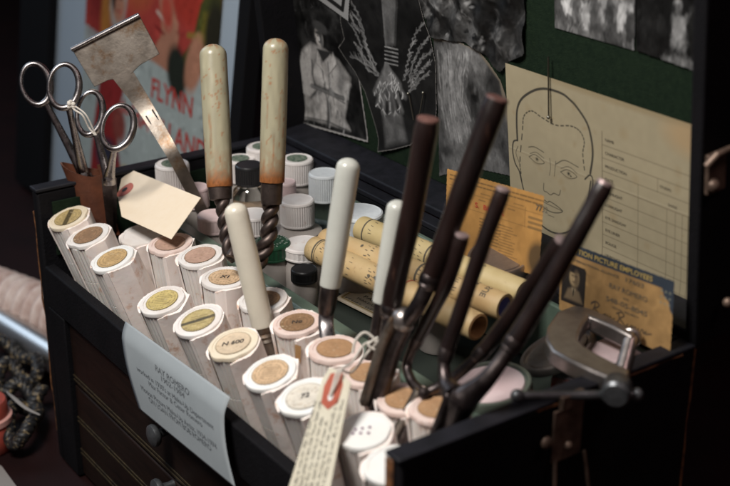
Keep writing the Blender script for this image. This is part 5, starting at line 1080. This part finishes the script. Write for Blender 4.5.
# braided cord in a loose snaking heap
cpx = [(-0.7277, 0.0098, -0.246), (-0.7213, 0.0267, -0.246), (-0.6936, 0.0353, -0.246), (-0.669, 0.0403, -0.246), (-0.6363, 0.0289, -0.246), (-0.6481, 0.0192, -0.246), (-0.672, 0.014, -0.246), (-0.6552, -0.0049, -0.246), (-0.6251, -0.0104, -0.246), (-0.6236, 0.0053, -0.246), (-0.601, 0.0104, -0.246), (-0.5668, 0.0003, -0.246), (-0.5383, -0.021, -0.246), (-0.539, -0.0341, -0.246), (-0.5651, -0.0287, -0.246), (-0.5917, -0.0094, -0.246), (-0.5923, 0.0028, -0.246), (-0.6027, 0.0213, -0.246)]
S_ = [v+Vector((0, 0, .006*math.sin(i*.19)+.006)) for i, v in enumerate(spline(cpx, 12))]; n = len(S_)
mb = MB()
for ph in (0, 2.094, 4.189):
    q = []
    for i, v in enumerate(S_):
        d = (S_[min(i+1, n-1)]-S_[max(i-1, 0)]).normalized(); e = d.cross(Vector((0, 0, 1))).normalized(); f = d.cross(e); w = ph+i*.75
        q.append(v+(e*math.cos(w)+f*math.sin(w))*.0033)
    mb.tube(q, .0037, 9)
tag(obj('braided_cord', mb, braid_m), 'heaped black cord flecked with gold beside the case', 'cord')
q = [(-0.5924, -0.0174, -0.222), (-0.5708, -0.0186, -0.218), (-0.5503, -0.0154, -0.22), (-0.5343, -0.0086, -0.222)]
mb = MB(); s_ = spline(q, 6); mb.tube(s_, [.0008+.0013*math.sin(i/(len(s_)-1)*3.1) for i in range(len(s_))], 8, flat=.5); tag(obj('paper_twist', mb, pale_paper), 'white paper twist lying on the gold flecked cord', 'paper')
cp = Vector((-0.5727, -0.0459, -0.262))
cj = thing('coral_pot', 'coral red lidded pot at the far left edge', 'pot', cp)
M = Matrix.Translation(cp) @ Matrix.Scale(1.18, 4)
mb = MB(); mb.lathe([(.0175, 0), (.019, .002), (.019, .022), (.0175, .024)], 40, M); obj('body', mb, coral, cj)
mb = MB(); mb.lathe([(.0175, .0235), (.0200, .0245), (.0200, .029), (.018, .0295)], 40, M); obj('collar', mb, pink_plastic, cj)
mb = MB(); mb.lathe([(.0165, .0292), (.0172, .030), (.0172, .040), (.016, .0425), (0, .043)], 40, M); obj('lid', mb, coral, cj)
mb = MB(); mb.add([(*q[:2], ZT+.0008) for q in [(-0.504, -0.0986, -0.262), (-0.5851, -0.0605, -0.262), (-0.5335, -0.0494, -0.262), (-0.471, -0.0517, -0.262)]], [(3, 2, 1, 0)])
o = obj('paper_slip', mb, pale_paper, smooth=False); o.modifiers.new('t', 'SOLIDIFY').thickness = .0004; tag(o, 'corner of a pale paper sheet at the lower left', 'paper')
# dim lidded jar standing on the table behind the case at the right
dj = thing('dark_jar', 'dim dark jar with reddish lid in shadow right of the case', 'jar', (.125, .335, ZT))
M = Matrix.Translation(Vector(dj.location))
mb = MB(); mb.lathe([(.028, 0), (.030, .003), (.030, .105), (.024, .118), (.022, .122)], 36, M); obj('body', mb, tin_green, dj)
mb = MB(); mb.lathe([(.0235, .1222), (.025, .123), (.025, .141), (.023, .144), (0, .145)], 36, M); obj('lid', mb, coral, dj)
